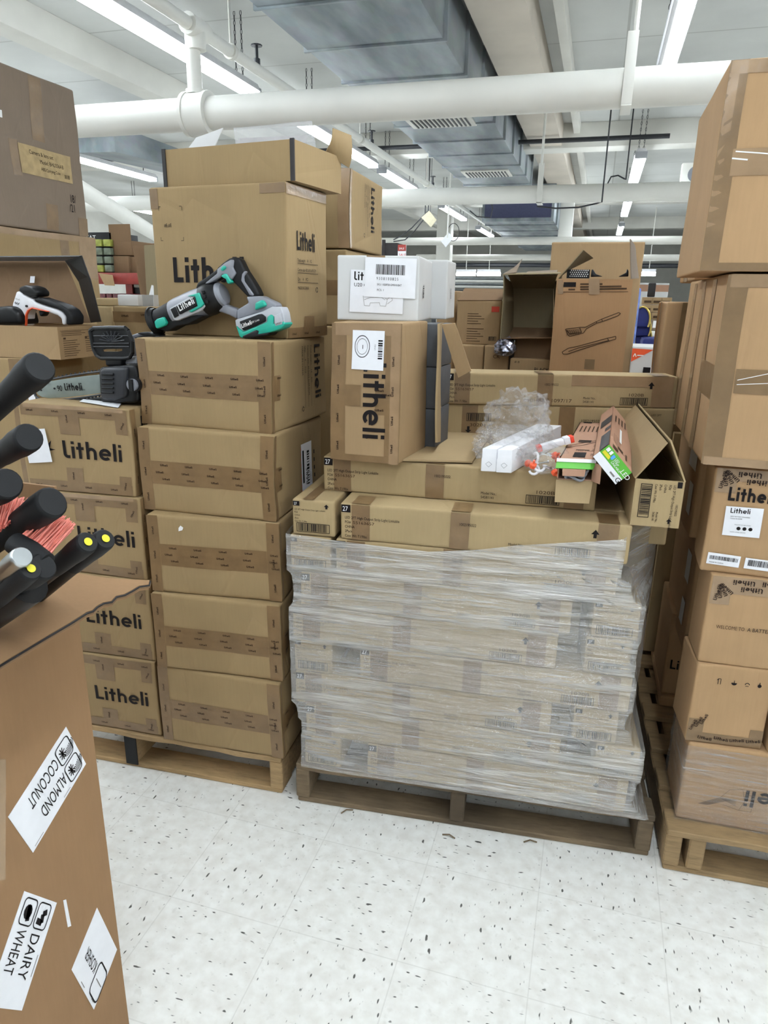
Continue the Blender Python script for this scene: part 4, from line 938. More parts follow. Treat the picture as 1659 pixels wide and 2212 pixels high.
for k in range(5): f.text(.012, .10+.02*k, .008, 'STRIP', 0, INK2)
f.done()
sd = (lf-tp_).normalized(); n3 = dd.cross(sd).normalized()
if n3.z < 0: n3 = -n3
f = Flat(o, tp_-bt+n3*.0015, sd, dd); L2 = (lf-tp_).length
f.rect(0, .0, L2*.6, .18, 0, DARKGREY); f.rect(0, .22, L2*.4, .04, 0, DARKGREY); f.rect(0, .32, L2*.8, .10, 0, DARKGREY); f.done()
# two white strip fixtures in a bag, parts bag, crumpled bag
for k in range(2):
    a = aty(1038+33*k, 1019+1*k, 1.735); a.z = zT+.001; a.y = 1.735
    m = MB(); d = Vector((.10, .42, 0)); ux = Vector((.0385, .006, 0)); q = [Vector((0, 0, 0)), ux, ux+Vector((0, 0, .033)), ux*.97+Vector((0, 0, .036)), ux*.97+Vector((0, 0, .06)), ux*.03+Vector((0, 0, .06)), ux*.03+Vector((0, 0, .036)), Vector((0, 0, .033))]
    e = m.plate(q, d).build('strip_light', WHITEP, None, bevel=.002); e.location = a
    tag(e, ('left', 'right')[k]+'most of the two white strip lights lying in the clear bag', 'strip light', 'white strip lights in the clear bag')
    V, Fc = [], []; ln(V, Fc, [(-.008, .004), (0, .01), (.008, .004), (0, -.004), (-.008, .004)], .0008); mb = MB(); place2d(mb, V, Fc, ux*.5+Vector((0, -.0012, .016)), Vector((1, 0, 0)), Vector((0, 0, 1))); mb.build('moulded_mark', GREYP, e)
def crumple(name, label, c, rx, ry, rz, seed, mat, amp=.35, n=4, cat='plastic bag'):
    bm = bmesh.new(); bmesh.ops.create_icosphere(bm, subdivisions=n, radius=1)
    for v in bm.verts:
        p = v.co.copy(); s_ = Vector((seed, seed*2, 0))
        k = 1+amp*noise.noise(p*1.6+s_)+amp*.6*abs(noise.noise(p*4+s_))+amp*.35*noise.noise(p*9+s_)
        v.co = Vector((p.x*rx*k, p.y*ry*k, max(-rz*.95, p.z*rz*k)))
    me = bpy.data.meshes.new(name); bm.to_mesh(me); bm.free(); me.materials.append(mat); o = bpy.data.objects.new(name, me); COL.objects.link(o); o.location = c; return tag(o, label, cat)
pc = aty(1118, 930, 1.99); pc.z = zT+.075
bag1 = crumple('plastic_bag', 'crumpled clear bag standing up behind the white strip light bodies', (pc.x, 1.99, zT+.082), .085, .07, .085, 3, BAG, .5, 5)
bag2 = crumple('plastic_bag', 'clear bag drawn over the two white strip light bodies', (aty(1090, 985, 1.84).x, 1.88, zT+.045), .085, .11, .045, 8, BAG, .35, 5)
pb = aty(1175, 985, 1.80)
bag3 = crumple('parts_bag', 'clear bag of screws and orange clips beside the white strip light bodies', (pb.x, 1.80, zT+.036), .058, .055, .038, 5, BAG, .3, 4)
rnd = random.Random(4)
gP = 'small parts in the clear bag'
for k in range(14):
    p = Vector((pb.x+rnd.uniform(-.042, .042), 1.79+rnd.uniform(-.045, .03), zT+.006+rnd.uniform(0, .045)))
    if k % 3 == 0:
        s_ = MB().tube([(0, 0, -.006), (0, 0, .004), (0, 0, .007)], [.009, .009, .004], 10).tube([(0, 0, .007), (0, 0, .016)], .003, 8).build('wire_connector', ORANGE, None, True); s_.location = p; s_.rotation_euler = (rnd.uniform(0, 3), rnd.uniform(0, 3), 0); tag(s_, 'orange wire connector in the clear parts bag', 'connector', gP+', orange')
    elif k % 3 == 1:
        s_ = MB().tube([(0, 0, 0), (0, 0, .024)], .0016, 6).tube([(0, 0, .024), (0, 0, .027)], .0036, 8).build('screw', STEEL, None, True); s_.location = p; s_.rotation_euler = (rnd.uniform(1, 2), rnd.uniform(0, 3), rnd.uniform(0, 3)); tag(s_, 'small steel screw in the clear parts bag', 'screw', gP+', screws')
    else:
        s_ = MB().tube([(.012*math.cos(t), 0, .012*math.sin(t)) for t in np.linspace(0, 4.2, 10)], .0035, 7).build('mounting_clip', WHITEP, None, True); s_.location = p; s_.rotation_euler = (rnd.uniform(0, 3), rnd.uniform(0, 3), 0); tag(s_, 'white mounting clip in the clear parts bag', 'clip', gP+', white')
s_ = MB().box(-.03, .03, -.012, .012, 0, .016).box(.03, .046, -.014, .014, -.001, .018).build('cable_connector', WHITEP, None, bevel=.002); s_.location = (aty(1195, 950, 1.84).x, 1.86, zT+.052); tag(s_, 'white plug block with red ends on top of the parts bag', 'connector'); s_.rotation_euler = (0, -.3, .3)
MB().box(.046, .056, -.012, .012, 0, .017).box(-.042, -.03, -.012, .012, 0, .016).build('red_cap', plain('red_plastic', (226, 70, 48), .4), s_, bevel=.001)
# ------------------------------------------------------------------ right stack
gT = 'cartons of the right stack'
c = Carton('film-wrapped carton at the bottom of the right stack, on the tan pallet', .342, 1.755, 2, .62, .2, .24, .1405, K_BIG, seed=140, amp=.003)
V, Fc, L = logo2d(.05, 'L'); c.put(c.ink.setdefault('ink', MB()), 'F', V, Fc, .33, .125, 180)
V, Fc = [], []
for k in range(6): ln(V, Fc, [(.004*k, 0), (.05+.006*k, .03), (.09, .012+.004*k)], .0012)
ln(V, Fc, [(.05, .03), (.07, .06), (.1, .065), (.11, .03), (.1, 0), (.06, .01)]); ln(V, Fc, [(.1, .0), (.13, .0), (.13, .05), (.11, .05)]); c.shape('F', .05, .06, V, Fc, 0, 'brown'); c.done()
def wrap(label, x, y, a, w_, d_, z0, z1, mat):
    V = []; N = 60; M = 24; per = [(0, -1, k/20) for k in range(20)]+[(1, 0, k/15) for k in range(15)]+[(0, 1, k/10) for k in range(10)]+[(-1, 0, k/15) for k in range(15)]
    for j in range(M+1):
        for (nx, ny, t) in per:
            u, v = (t*w_, 0) if ny == -1 else (w_, t*d_) if nx == 1 else ((1-t)*w_, d_) if ny == 1 else (0, (1-t)*d_)
            z = z0+(z1-z0)*j/M; k = .005+.003*noise.noise(Vector((u*6, v*6, z*30))); V.append((u+(nx*k if nx else (k if u > w_/2 else -k)*.6), v+(ny*k if ny else (k if v > d_/2 else -k)*.6), z-z0))
    o = link('stretch_film', V, [(j*N+k, j*N+(k+1) % N, (j+1)*N+(k+1) % N, (j+1)*N+k) for j in range(M) for k in range(N)], mat, None, True)
    o.location = (x, y, z0); o.rotation_euler = (0, 0, R(a)); return tag(o, label, 'stretch film')
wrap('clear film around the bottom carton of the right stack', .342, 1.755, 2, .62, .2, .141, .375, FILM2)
c = Carton('carton with four handling symbols, above the film-wrapped one in the right stack', .333, 1.762, 6, .19, .16, .231, .3815, K_BIG, seed=141, amp=.002)
for k, (u, kind) in enumerate(((.055, 0), (.09, 1), (.122, 2), (.152, 3))):
    V, Fc = [], []
    if kind == 0: ln(V, Fc, [(0, 0), (0, .016), (.006, .016), (.006, 0)], .0016); ln(V, Fc, [(0, .016), (-.003, .012)], .0016)
    elif kind == 1: _arc(V, Fc, .004, .008, 0, .007, 180, 360, 8); ln(V, Fc, [(.004, .008), (.004, .015)], .0015)
    elif kind == 2: _arc(V, Fc, .004, .006, .004, .006, 0, 180, 8); ln(V, Fc, [(.0, .002), (.008, .002)], .0015)
    else: _arc(V, Fc, .004, .006, 0, .005, 0, 360, 10); ln(V, Fc, [(.004, .01), (.004, .016)], .002)
    c.shape('F', u, .178, V, Fc, 0)
for k in range(4): c.tapeword('F', .03+.04*k, .012+.003*(k % 2), .009, -6 if k < 2 else 8)
c.tape('F', .002, .002, .188, .03); c.tape('F', .002, .03, .04, .07); c.tape('F', .155, .03, .188, .055)
for k in range(3): c.tapeword('F', .012+.012*k, .035+.01*k, .008, 70)
c.done()
c = Carton('carton at the very right edge beside the one with handling symbols', .535, 1.77, 6, .25, .4, .231, .3815, K_BIG, seed=142, amp=.002); c.done()
def litape(c, v0, v1):
    c.tape('F', .012, v0, c.w-.002, v1, True); c.tape('F', .004, v0-.03, .05, v1, True)
    for r_ in range(2):
        for k in range(7): c.tapeword('F', .10+.066*k+.02*r_, v1-.006-.017*r_+(.001*k), .0125, 180)
    for k in range(4): c.tapeword('F', .02+.012*k, v0-.02+.008*k, .009, 80+20*k)
c = Carton('carton printed with a welcome line, in the right stack below the word mark one', .334, 1.772, 3, .45, .14, .241, .6135, K_BIG, seed=143, amp=.002)
c.shape('F', .030, .10, *fit_text('WELCOME TO', .0094, .066), 0, 'brown'); c.shape('F', .102, .10, *fit_text('A BATTERY POWERED HOME', .0096, .158)); litape(c, .195, .239); c.done()
c = Carton('word mark carton with a white square label, under the two big cartons at right', .308, 1.79, -1, .47, .15, .268, .8555, K_BIG, seed=144, amp=.002)
c.logo('F', .036, .188, .034, 0, 'L', .84, th=.2); litape(c, .236, .266)
V, Fc = [], []
for k in range(3): _arc(V, Fc, .034+.013*k, 0, 0, .0045, 0, 360, 14)
c.label('F', .036, .100, .082, .074, 1, PAPER, [('logo', .011, .058, .0125, 'L'), ('text', .012, .048, .0025, 'NEW BATTERY POWERED'), ('text', .012, .043, .0025, 'TOOLS & HOME'), ('text', .024, .028, .0022, 'FOLLOW US ON LITHELI'), ('mesh', 0, .02, V, Fc), ('text', .016, .009, .0022, 'WWW LITHELI SERVICE')], 'white_label')
c.label('F', .012, .022, .074, .03, -2, PAPER, [('bars', .005, .013, .064, .01, 51, 34), ('text', .006, .004, .003, 'MADE IN CHINA')], 'barcode_label')
c.label('F', .097, .02, .09, .028, -1, PAPER, [('bars', .007, .008, .076, .016, 52, 44)], 'barcode_label'); c.done()
x5 = .265
c = Carton('big plain carton above the word mark carton in the right stack', x5, 1.752, 0, .62, .72, .428, 1.134, K_BIG, seed=145, amp=.004); tape_v(c, 'F', .02, .045, False); c.tape('F', .002, .0, .6, .02, True); c.tape('F', .004, .40, .6, .427, True)
c.tape('F', .045, .17, .618, .225); V, Fc = [], []; ln(V, Fc, [(.05, .2), (.12, .22), (.25, .19), (.3, .215)], .0016); ln(V, Fc, [(.05, .19), (.2, .205), (.35, .195)], .0014); c.shape('F', 0, 0, V, Fc, 0, 'white')  # thin crooked white streaks drawn over the tape band
for u in (.1, .3, .5): c.tape('L', u, 0, u+.06, .42, True)
c.tape('L', .5, .15, .72, .23); c.done()
c = Carton('topmost big carton of the right stack, its edges covered in clear tape', .204, 1.745, 0, .62, .5, .405, 1.566, K_BIG, seed=146, amp=.004); tape_v(c, 'F', .018, .036, False); c.tape('F', .003, .378, .618, .402, True); c.tape('F', .03, .188, .618, .24, True); c.tape('F', .0, .002, .6, .018); c.tape('F', .001, .08, .02, .38, True)
V, Fc = [], []; ln(V, Fc, [(.035, .235), (.08, .23), (.15, .222)], .0025); ln(V, Fc, [(.03, .222), (.06, .218)], .003); ln(V, Fc, [(.1, .245), (.16, .222)], .0012); c.shape('F', 0, 0, V, Fc, 0, 'white'); c.done()  # short white streaks across the clear tape, no lettering
p = aty(1500, 580, 2.5); q = aty(1536, 330, 2.5)
c = Carton('shiny taped carton behind the topmost big one in the right stack', p.x, 2.46, 0, .5, .45, q.z-1.5665, 1.5665, K_BIG, seed=147, amp=.006); c.tape('F', .0, .02, .06, .3, True); c.tape('L', .1, .0, .3, .3, True); c.done()
p = aty(1437, 700, 2.75); 
c = Carton('tall brown carton behind the big plain carton of the right stack', p.x, 2.75, 0, .55, .4, 1.50-.30, .30, K_BIG, seed=148, amp=.005); tape_v(c, 'L', .12, .06, False); tape_v(c, 'F', .08, .06, False); c.tape('F', .0, .8, .3, .86); c.done()
Carton('low plain carton under the tall brown one behind the right stack', p.x-.01, 2.74, 0, .56, .42, .158, .141, K_BIG, seed=149).done()
# cartons between the middle load and the right stack
zz = lambda x, y, Y: aty(x, y, Y).z
p = aty(1486, 1160, 2.22); zt = zz(1497, 960, 2.22)
c = Carton('carton showing only its first letter beside the right stack word mark carton', p.x, 2.21, 2, .42, .4, zt-p.z, p.z, K_BIG, seed=150, amp=.002); c.text('F', .03, (zt-p.z)*.5, .035, 'L', 0, 'ink', 1.1); c.label('L', .24, .2, .12, .06, 0, WHITEBOX, [], 'pale_label'); c.label('L', .3, .06, .06, .1, 0, WHITEBOX, [], 'pale_label'); c.done()
z1 = p.z; p2 = aty(1476, 1400, 2.2)
c = Carton('narrow-looking carton with a small mark behind the welcome carton', p2.x-.005, 2.18, 2, .42, .42, z1-p2.z-.001, p2.z, K_BIG, seed=151, amp=.002); c.rect('F', .035, .17, .012, .012); c.rect('F', .05, .28, .01, .03); c.label('L', .28, .2, .07, .1, 0, WHITEBOX, [], 'pale_label'); c.label('L', .3, .06, .06, .08, 0, WHITEBOX, [], 'pale_label'); c.tape('F', .0, .0, .06, .06, True)
for k in range(3): c.tapeword('F', .01+.015*k, .01, .009, 90)
c.done()
pz = aty(1425, 1495, 2.35); pt = aty(1440, 1322, 2.35)
c = Carton('carton with a cut-off word mark low in the gap left of the right stack', pz.x, 2.345, 0, .40, .3, pt.z-pz.z, pz.z, K_BIG, seed=152, amp=.002); c.logo('F', .018, .10, .035, 0, 'L', 1.0); c.done()
Carton('plain wrapped carton at the foot of the gap beside the right stack', .34, 2.33, 0, .45, .4, pz.z-.141, .1405, K_BIG, seed=153).done()
e = MB((pt.x, 2.4, pz.z)).box(pt.x-.02, pt.x+.05, 2.66, 2.7, pz.z, 1.05).build('cardboard_sheet', K_LED, None); e.location = (pt.x, 2.4, pz.z); tag(e, 'narrow upright cardboard strip in the gap behind the open long carton', 'cardboard sheet')
# ------------------------------------------------------------------ top left: camera case carton and open black-lidded box
xc = -2.62
c = Carton('big grey-brown carton with a peeling case label at the upper left', xc-.8, 2.40, 0, .8, .92, .68, 1.777, K_GREY, seed=160, amp=.006, r=.01)
u0 = .83-.0
c.label('R', .50, .245, .34, .125, 0, LABELK, [('text', .06, .09, .017, 'Camera & lens set', .85), ('text', .12, .058, .017, 'Model: BHU336AB', .85), ('text', .12, .028, .014, 'ABS Carrying Case', .85), ('bars', .285, .016, .036, .018, 3, 10)], 'case_label')
c.tape('R', .45, .23, .50, .38); c.tape('R', .62, .01, .70, .13); c.tape('R', .60, .40, .68, .67); c.rect('R', .40, .455, .028, .03, 'white'); c.tape('R', .85, .0, .918, .09)
V, Fc, _ = text2d('18/', .036, .7); c.shape('R', .80, .155, V, Fc); V, Fc, _ = text2d('/21', .036, .7); c.shape('R', .79, .11, V, Fc); c.done()
c = Carton('brown carton under the grey-brown labelled one at the upper left', xc-.8, 2.40, 0, .803, .965, .415, 1.361, K_STACK, seed=161, amp=.005); c.tape('R', .70, .3, .76, .41); c.tape('R', .83, .2, .962, .41, True); c.tape('R', .0, .385, .95, .414, True); c.done()
Carton('low plain carton carrying the big cartons at the upper left', xc-.8, 2.41, 0, .79, .94, 1.36, .0, K_STACK, seed=162).done()
# open box with black lid
yb = 2.0
fl = aty(131, 772, yb); ft = aty(127, 702, yb); hz = 1.284
o = open_box('open_carton', 'open box with a raised black-edged lid holding the white garden tool, upper left', 'carton', fl.x-.52, yb, 0, .52, .24, .108, 1.277, K_WARM)
cx_, cy_ = o.location.x, o.location.y
lid = [aty(0, 700, 2.225), aty(196, 697, 2.235), aty(142, 563, 2.30), aty(-120, 563, 2.30)]
MB().sheet(*local(o, lid), t=.004, warp=.003).build('lid_panel', K_DARK, o, True)
P = [aty(140, 563, 2.295), aty(197, 698, 2.235), aty(218, 696, 2.13), aty(196, 600, 2.16), aty(178, 552, 2.19)]
MB().plate(local(o, [aty(140, 563, 2.26), aty(170, 609, 2.25), aty(196, 697, 2.235), aty(218, 695, 2.16), aty(195, 604, 2.17), aty(176, 552, 2.19)]), (.003, .0, .0)).build('lid_side_flap', BLACKP, o)
MB().sheet(*local(o, [aty(-120, 563, 2.29), aty(140, 562, 2.29), aty(178, 552, 2.20), aty(-120, 554, 2.20)]), t=.003).build('lid_front_flap', plain('grey_coated_board', (112, 114, 118), .4), o)
f = Flat(o, local(o, [aty(66, 611, 2.262)])[0]+Vector((0, -.004, 0)), (1, 0, 0), (0, .3, 1)); f.rect(0, 0, .021, .024, 0, PAPER); f.done('small_label')
f = Flat(o, (.2608, -.12, 0), (0, 1, 0), (0, 0, 1))
f.rect(.01, .094, .18, .0012, 0, INK2)
for k in range(8): f.rect(.02, .01+.0072*k, .06+.01*(k % 3), .0018, 0, INK2); f.rect(.13, .02+.0072*k, .045+.006*(k % 2), .0018, 0, INK2)
for k in range(3): f.rect(.015, .078+.006*k, .10+.02*(k % 2), .0016, 0, INK2)
f.rect(.022, .066, .012, .006, 0, INK2); f.rect(.13, .066, .012, .006, 0, INK2); f.done()
# white garden tool in that box: an outline in its own upright plane with rounded depth
def px8(pts, Y): return [aty(x*.20494, 540+y*.20494, Y) for x, y in pts]
def plates(root, items, Y, px, org):
    for nm, pts, dy, th, mat, bv in items:
        P = px(pts, Y+dy); m = MB(org).plate(P, (0, th, 0)); o_ = m.build(nm, mat, root, bevel=bv, seg=3)
    return root
yt = 2.10; org = aty(60, 700, yt)
e = empty('cordless_garden_tool', org, 'white and black cordless tool with a loop handle lying in the open box', 'power tool')
plates(e, [('body_shell', [(170, 430), (240, 465), (320, 505), (370, 550), (480, 590), (600, 625), (655, 655), (692, 710), (686, 790), (650, 790), (640, 722), (600, 690), (480, 650), (340, 612), (300, 625), (272, 670), (265, 800), (222, 800), (180, 660), (120, 590)], 0, .05, WHITEP, .012),
           ('top_cap', [(185, 430), (200, 390), (260, 370), (340, 390), (390, 440), (385, 490), (310, 500), (240, 470)], -.008, .066, BLACKP, .02),
           ('handle_grip', [(345, 515), (400, 500), (520, 540), (640, 580), (720, 630), (765, 700), (762, 790), (690, 790), (692, 705), (655, 650), (600, 622), (480, 585), (372, 548)], -.006, .062, BLACKR, .018),
           ('motor_tube', [(-60, 600), (60, 590), (130, 600), (185, 660), (215, 790), (-60, 800)], -.03, .1, BLACKP, .03),
           ('trigger', [(400, 640), (470, 655), (440, 700), (415, 700)], .01, .03, BLACKP, .006),
           ('trigger_rim', [(270, 800), (258, 800), (262, 680), (285, 632), (330, 606), (520, 648), (500, 654), (335, 618), (298, 640), (275, 685)], -.004, .01, ORANGE, .002)], yt, px8, org)
P = px8([(275, 592)], yt-.004)[0]-org
MB().tube([P, P+Vector((0, .006, 0))], .0045, 6).build('side_button', BLACKP, e)
f = Flat(e, px8([(160, 520)], yt-.002)[0]-org, (1, 0, -.22), (.22, 0, 1)); f.text(0, 0, .006, 'litheli', 0, INKG)
for k in range(5):
    f.rect(-.002+.004*k, -.014-.002*(k % 2), .002, .007, -20, INK)
f.done('shell_print')
# chainsaw on the word mark carton
yc = 1.74; zc = .930+.2585; org = aty(230, 868, yc); org.z = zc
e = empty('chainsaw', org, 'black cordless chainsaw with a bright bar, lying on the taped word mark carton', 'chainsaw')
bar = [(1060, 1312), (900, 1328), (700, 1355), (520, 1385), (430, 1412), (392, 1445), (383, 1485), (398, 1525), (440, 1550), (520, 1562), (700, 1552), (900, 1530), (1060, 1508)]
cen = np.array([720, 1450.]); ch = [tuple(cen+(np.array(p)-cen)*np.array([1.055, 1.24])) for p in bar]
plates(e, [('guide_bar', bar, 0, .006, BARSTEEL, .001), ('front_housing', [(1035, 1270), (1060, 1235), (1200, 1225), (1320, 1215), (1420, 1215), (1450, 1300), (1455, 1590), (1400, 1618), (1060, 1605), (1050, 1500)], -.03, .10, BLACKP, .012),
           ('housing_cover', [(1040, 1300), (1040, 1260), (1090, 1240), (1330, 1230), (1320, 1560), (1180, 1590), (1055, 1580)], -.042, .03, DARKGREY, .01),
           ('guard_neck', [(1100, 1140), (1285, 1140), (1275, 1225), (1110, 1225)], -.01, .03, BLACKP, .006),
           ('base_foot', [(585, 1595), (700, 1580), (1100, 1560), (1100, 1622), (640, 1622), (600, 1614)], .0, .05, BLACKR, .006),
           ('rear_handle', [(1380, 900), (1440, 880), (1560, 870), (1640, 905), (1660, 930), (1620, 920), (1500, 912), (1420, 925), (1400, 1180), (1350, 1190)], .03, .05, GREYP, .012),
           ('rear_grip', [(1440, 880), (1480, 868), (1560, 868), (1640, 900), (1610, 908), (1500, 900)], .02, .055, BLACKR, .01),
           ('top_cover', [(1265, 1190), (1400, 1120), (1440, 1120), (1440, 1200), (1300, 1205)], .01, .06, LIGHTP, .008)], yc, px8, org)
m = MB(org); CP = px8(ch, yc+.003); n = len(CP)
dense = []
for k in range(n-1):
    for s_ in range(9): dense.append(CP[k].lerp(CP[k+1], s_/9))
dense.append(CP[-1])
m.tube(dense, .0032, 6)
cc_ = sum(dense, Vector())/len(dense)
for k in range(2, len(dense)-2, 2):
    p = dense[k]; t_ = (dense[k+1]-dense[k-1]).normalized(); nn = Vector((t_.z, 0, -t_.x)); nn = nn if nn.dot(p-cc_) > 0 else -nn
    m.plate([p-t_*.003, p+t_*.003, p+t_*.001+nn*.0065, p-t_*.002+nn*.006], (0, .004, 0))
m.build('saw_chain', DARKGREY, e)
gp = [(950, 850), (985, 825), (1150, 820), (1320, 822), (1350, 850), (1395, 960), (1397, 1080), (1370, 1130), (1310, 1142), (1070, 1140), (1020, 1110), (985, 1040)]
G = px8(gp, yc-.01); m = MB(org)
for k in range(len(G)): m.tube([G[k], G[(k+1) % len(G)]], .006, 8)
m.build('hand_guard_rim', BLACKP, e, True)
m = MB(org); cg = sum(G, Vector())/len(G)
P = px8([(1100, 1042), (1310, 1040), (1305, 1070), (1095, 1070)], yc-.002)
inner = [cg+(p-cg)*.97 for p in G]
def ringplate(mb, outer, hole, t):
    """a plate with a slot: quads between outline and slot outline by angle"""
    c0 = sum(hole, Vector())/len(hole); N = 40; A, B = [], []
    def hit(poly, a):
        d = Vector((math.cos(a), 0, math.sin(a))); best = None
        for p, q in zip(poly, poly[1:]+poly[:1]):
            ex_, ez_ = q.x-p.x, q.z-p.z; den = d.x*ez_-d.z*ex_
            if abs(den) < 1e-12: continue
            s_ = ((p.x-c0.x)*ez_-(p.z-c0.z)*ex_)/den; r_ = ((p.x-c0.x)*d.z-(p.z-c0.z)*d.x)/den
            if s_ > 0 and -1e-6 <= r_ <= 1+1e-6: best = s_ if best is None else min(best, s_)
        return c0+d*(best or .01)
    for k in range(N): a = 2*math.pi*k/N; A.append(hit(outer, a)); B.append(hit(hole, a))
    vs = [Vector((p.x, p.y, p.z)) for p in A+B]; y0 = outer[0].y
    for v in vs: v.y = y0
    vs = vs+[v+Vector(t) for v in vs]; fs = []
    for k in range(N):
        k2 = (k+1) % N; fs += [(k, k2, N+k2, N+k), (2*N+k, 3*N+k, 3*N+k2, 2*N+k2), (N+k, N+k2, 3*N+k2, 3*N+k), (k, 2*N+k, 2*N+k2, k2)]
    mb.add(vs, fs)
ringplate(m, inner, P, (0, .005, 0)); m.build('hand_guard', BLACKP, e)
m = MB(org)
for k in range(9):
    a0_ = R(-160+40*k*.5+20); p = cg+Vector((0, -.004, .004)); q = p+Vector((math.cos(R(20*k+10))*.042, 0, math.sin(R(20*k+10))*.03)); m.tube([p, q], .0018, 5)
for yy in (905, 985, 1020): A = px8([(985, yy), (1360, yy)], yc-.013); m.tube(A, .0018, 5)
m.build('guard_rib', DARKGREY, e)
m = MB(org)
for k in range(5):
    A = px8([(1075, 1310+48*k), (1195, 1312+48*k)], yc-.045); m.tube(A, .0035, 6)
m.build('housing_rib', BLACKR, e)
kc = px8([(1405, 1420)], yc-.04)[0]-org
MB().tube([kc, kc+Vector((0, .03, 0))], .022, 20).build('tension_knob_base', BLACKP, e); MB().tube([kc+Vector((0, -.008, 0)), kc], .017, 18).build('tension_knob', GREYP, e)
MB().box(kc.x-.006, kc.x+.006, kc.y-.014, kc.y-.007, kc.z-.016, kc.z+.016).build('knob_grip', BLACKP, e)
f = Flat(e, px8([(605, 1488)], yc-.0012)[0]-org, (.995, 0, .07), (-.07, 0, .995)); k8 = .20494*1.75/1500
f.text(0, 0, .0165, '90', 0, INK, .8); V, Fc, L = logo2d(.022, 'l', .85, .19); f.put(V, Fc, .028, .001); f.text(.073, .0, .008, '12"', 0, INK); f.text(.087, .0, .0045, '305MM', 0, INK, .7)
f.done('bar_print')
bh = px8([(435, 1478), (505, 1400), (575, 1460)], yc-.001); m = MB(org)
for p in bh: m.tube([p, p+Vector((0, -.0015, 0))], .003, 8)
m.build('bar_rivet', BLACKP, e)
P = [atz(172, 868, zc+.004), atz(255, 880, zc+.002), atz(262, 872, zc+.002), atz(180, 863, zc+.006)]
s_ = MB(P[0]).sheet(*P, t=.0012, warp=.004).build('paper_leaflet', PAPER, None, True); s_.location = P[0]; tag(s_, 'folded white leaflet under the chainsaw housing', 'leaflet')
# ------------------------------------------------------------------ teal and grey saw on the tall stack
ys = 1.80
def px5(pts, Y): return [aty(300+x*.20494, 520+y*.20494, Y) for x, y in pts]
org = aty(460, 727, ys); org.z = 1.3835
e = empty('reciprocating_saw', org, 'teal and grey cordless saw with battery, in front of the upright word mark carton', 'power tool')
A, B = px5([(172, 852)], ys)[0]-org, px5([(905, 555)], ys)[0]-org
ax_ = (B-A).normalized()
def lathe(nm, prof, mat, seg=28):
    L = (B-A).length; MB().tube([A+ax_*(t*L) for t, r_ in prof], [r_ for t, r_ in prof], seg).build(nm, mat, e, True)
lathe('guide_shoe', [(-.015, .02), (-.01, .041), (.0, .043), (.012, .042), (.02, .038), (.06, .034)], BLACKP)
lathe('nose_cover', [(.05, .030), (.1, .031), (.3, .036), (.42, .037)], BLACKR)
lathe('barrel', [(.30, .037), (.36, .039), (.60, .041), (.74, .040)], GREYP)
lathe('motor_ring', [(.73, .0385), (.745, .043), (.80, .044), (.87, .042), (.94, .036), (.955, .03)], BLACKP)
lathe('motor_cap', [(.94, .034), (.975, .033), (1.0, .026), (1.005, .005)], GREYP)
plates(e, [('nose_flank', [(165, 840), (240, 800), (330, 700), (470, 640), (520, 780), (700, 790), (640, 815), (520, 880), (400, 900), (290, 960), (200, 930)], -.030, .05, BLACKR, .010),
           ('lower_strut', [(760, 690), (860, 655), (950, 690), (1040, 722), (1035, 830), (940, 780), (830, 745)], -.012, .03, GREYP, .006),
           ('neck_grip', [(585, 515), (612, 440), (700, 385), (800, 312), (870, 240), (945, 185), (1010, 168), (1058, 190), (1090, 260), (1118, 318), (1180, 410), (1235, 500), (1272, 582), (1210, 605), (1150, 602), (1080, 530), (1020, 465), (972, 415), (930, 372), (840, 400), (720, 460), (640, 500)], -.016, .036, BLACKR, .012),
           ('switch_housing', [(690, 452), (820, 345), (822, 300), (900, 235), (965, 198), (996, 202), (988, 285), (1020, 342), (975, 412), (930, 372), (880, 352), (850, 385), (725, 455)], -.022, .044, GREYP, .006),
           ('trigger', [(860, 372), (880, 352), (920, 345), (950, 395), (978, 435), (948, 458), (922, 445), (912, 402), (885, 392)], -.026, .026, TEAL, .004),
           ('lock_button', [(858, 290), (885, 262), (912, 268), (915, 290), (885, 318), (862, 315)], -.026, .012, TEAL, .003),
           ('grip_inlay', [(1075, 420), (1085, 350), (1110, 318), (1135, 325), (1105, 380), (1110, 430), (1210, 570), (1195, 582), (1165, 575)], -.020, .01, GREYP, .003),
           ('battery_mount', [(1028, 728), (1090, 690), (1150, 655), (1125, 590), (1280, 582), (1330, 610), (1440, 660), (1452, 705), (1420, 745), (1230, 770), (1030, 838)], -.028, .042, GREYP, .008),
           ('battery_pack', [(1010, 835), (1120, 800), (1300, 745), (1400, 695), (1495, 700), (1520, 760), (1540, 870), (1510, 920), (1380, 965), (1250, 1000), (1080, 1025), (1058, 1010), (1018, 890)], -.036, .046, LIGHTP, .008),
           ('battery_shell', [(1018, 892), (1060, 930), (1100, 958), (1230, 905), (1345, 855), (1350, 800), (1390, 775), (1420, 800), (1415, 880), (1520, 850), (1542, 880), (1505, 925), (1380, 968), (1250, 1002), (1080, 1026), (1058, 1012)], -.041, .054, TEAL, .005),
           ('battery_foot', [(1090, 1005), (1230, 940), (1260, 950), (1250, 985), (1380, 965), (1350, 1000), (1180, 1026), (1090, 1026)], -.044, .058, BLACKP, .004),
           ('battery_label', [(1058, 852), (1260, 775), (1290, 772), (1330, 802), (1330, 848), (1230, 900), (1105, 948), (1090, 940)], -.0425, .01, BLACKP, .002),
           ('release_latch', [(1218, 732), (1222, 655), (1288, 624), (1315, 640), (1332, 688), (1290, 702)], -.040, .02, TEAL, .004),
           ('charge_panel', [(1425, 790), (1495, 760), (1510, 880), (1435, 900)], -.0425, .008, LIGHTP, .002)], ys, px5, org)
yo = -.046
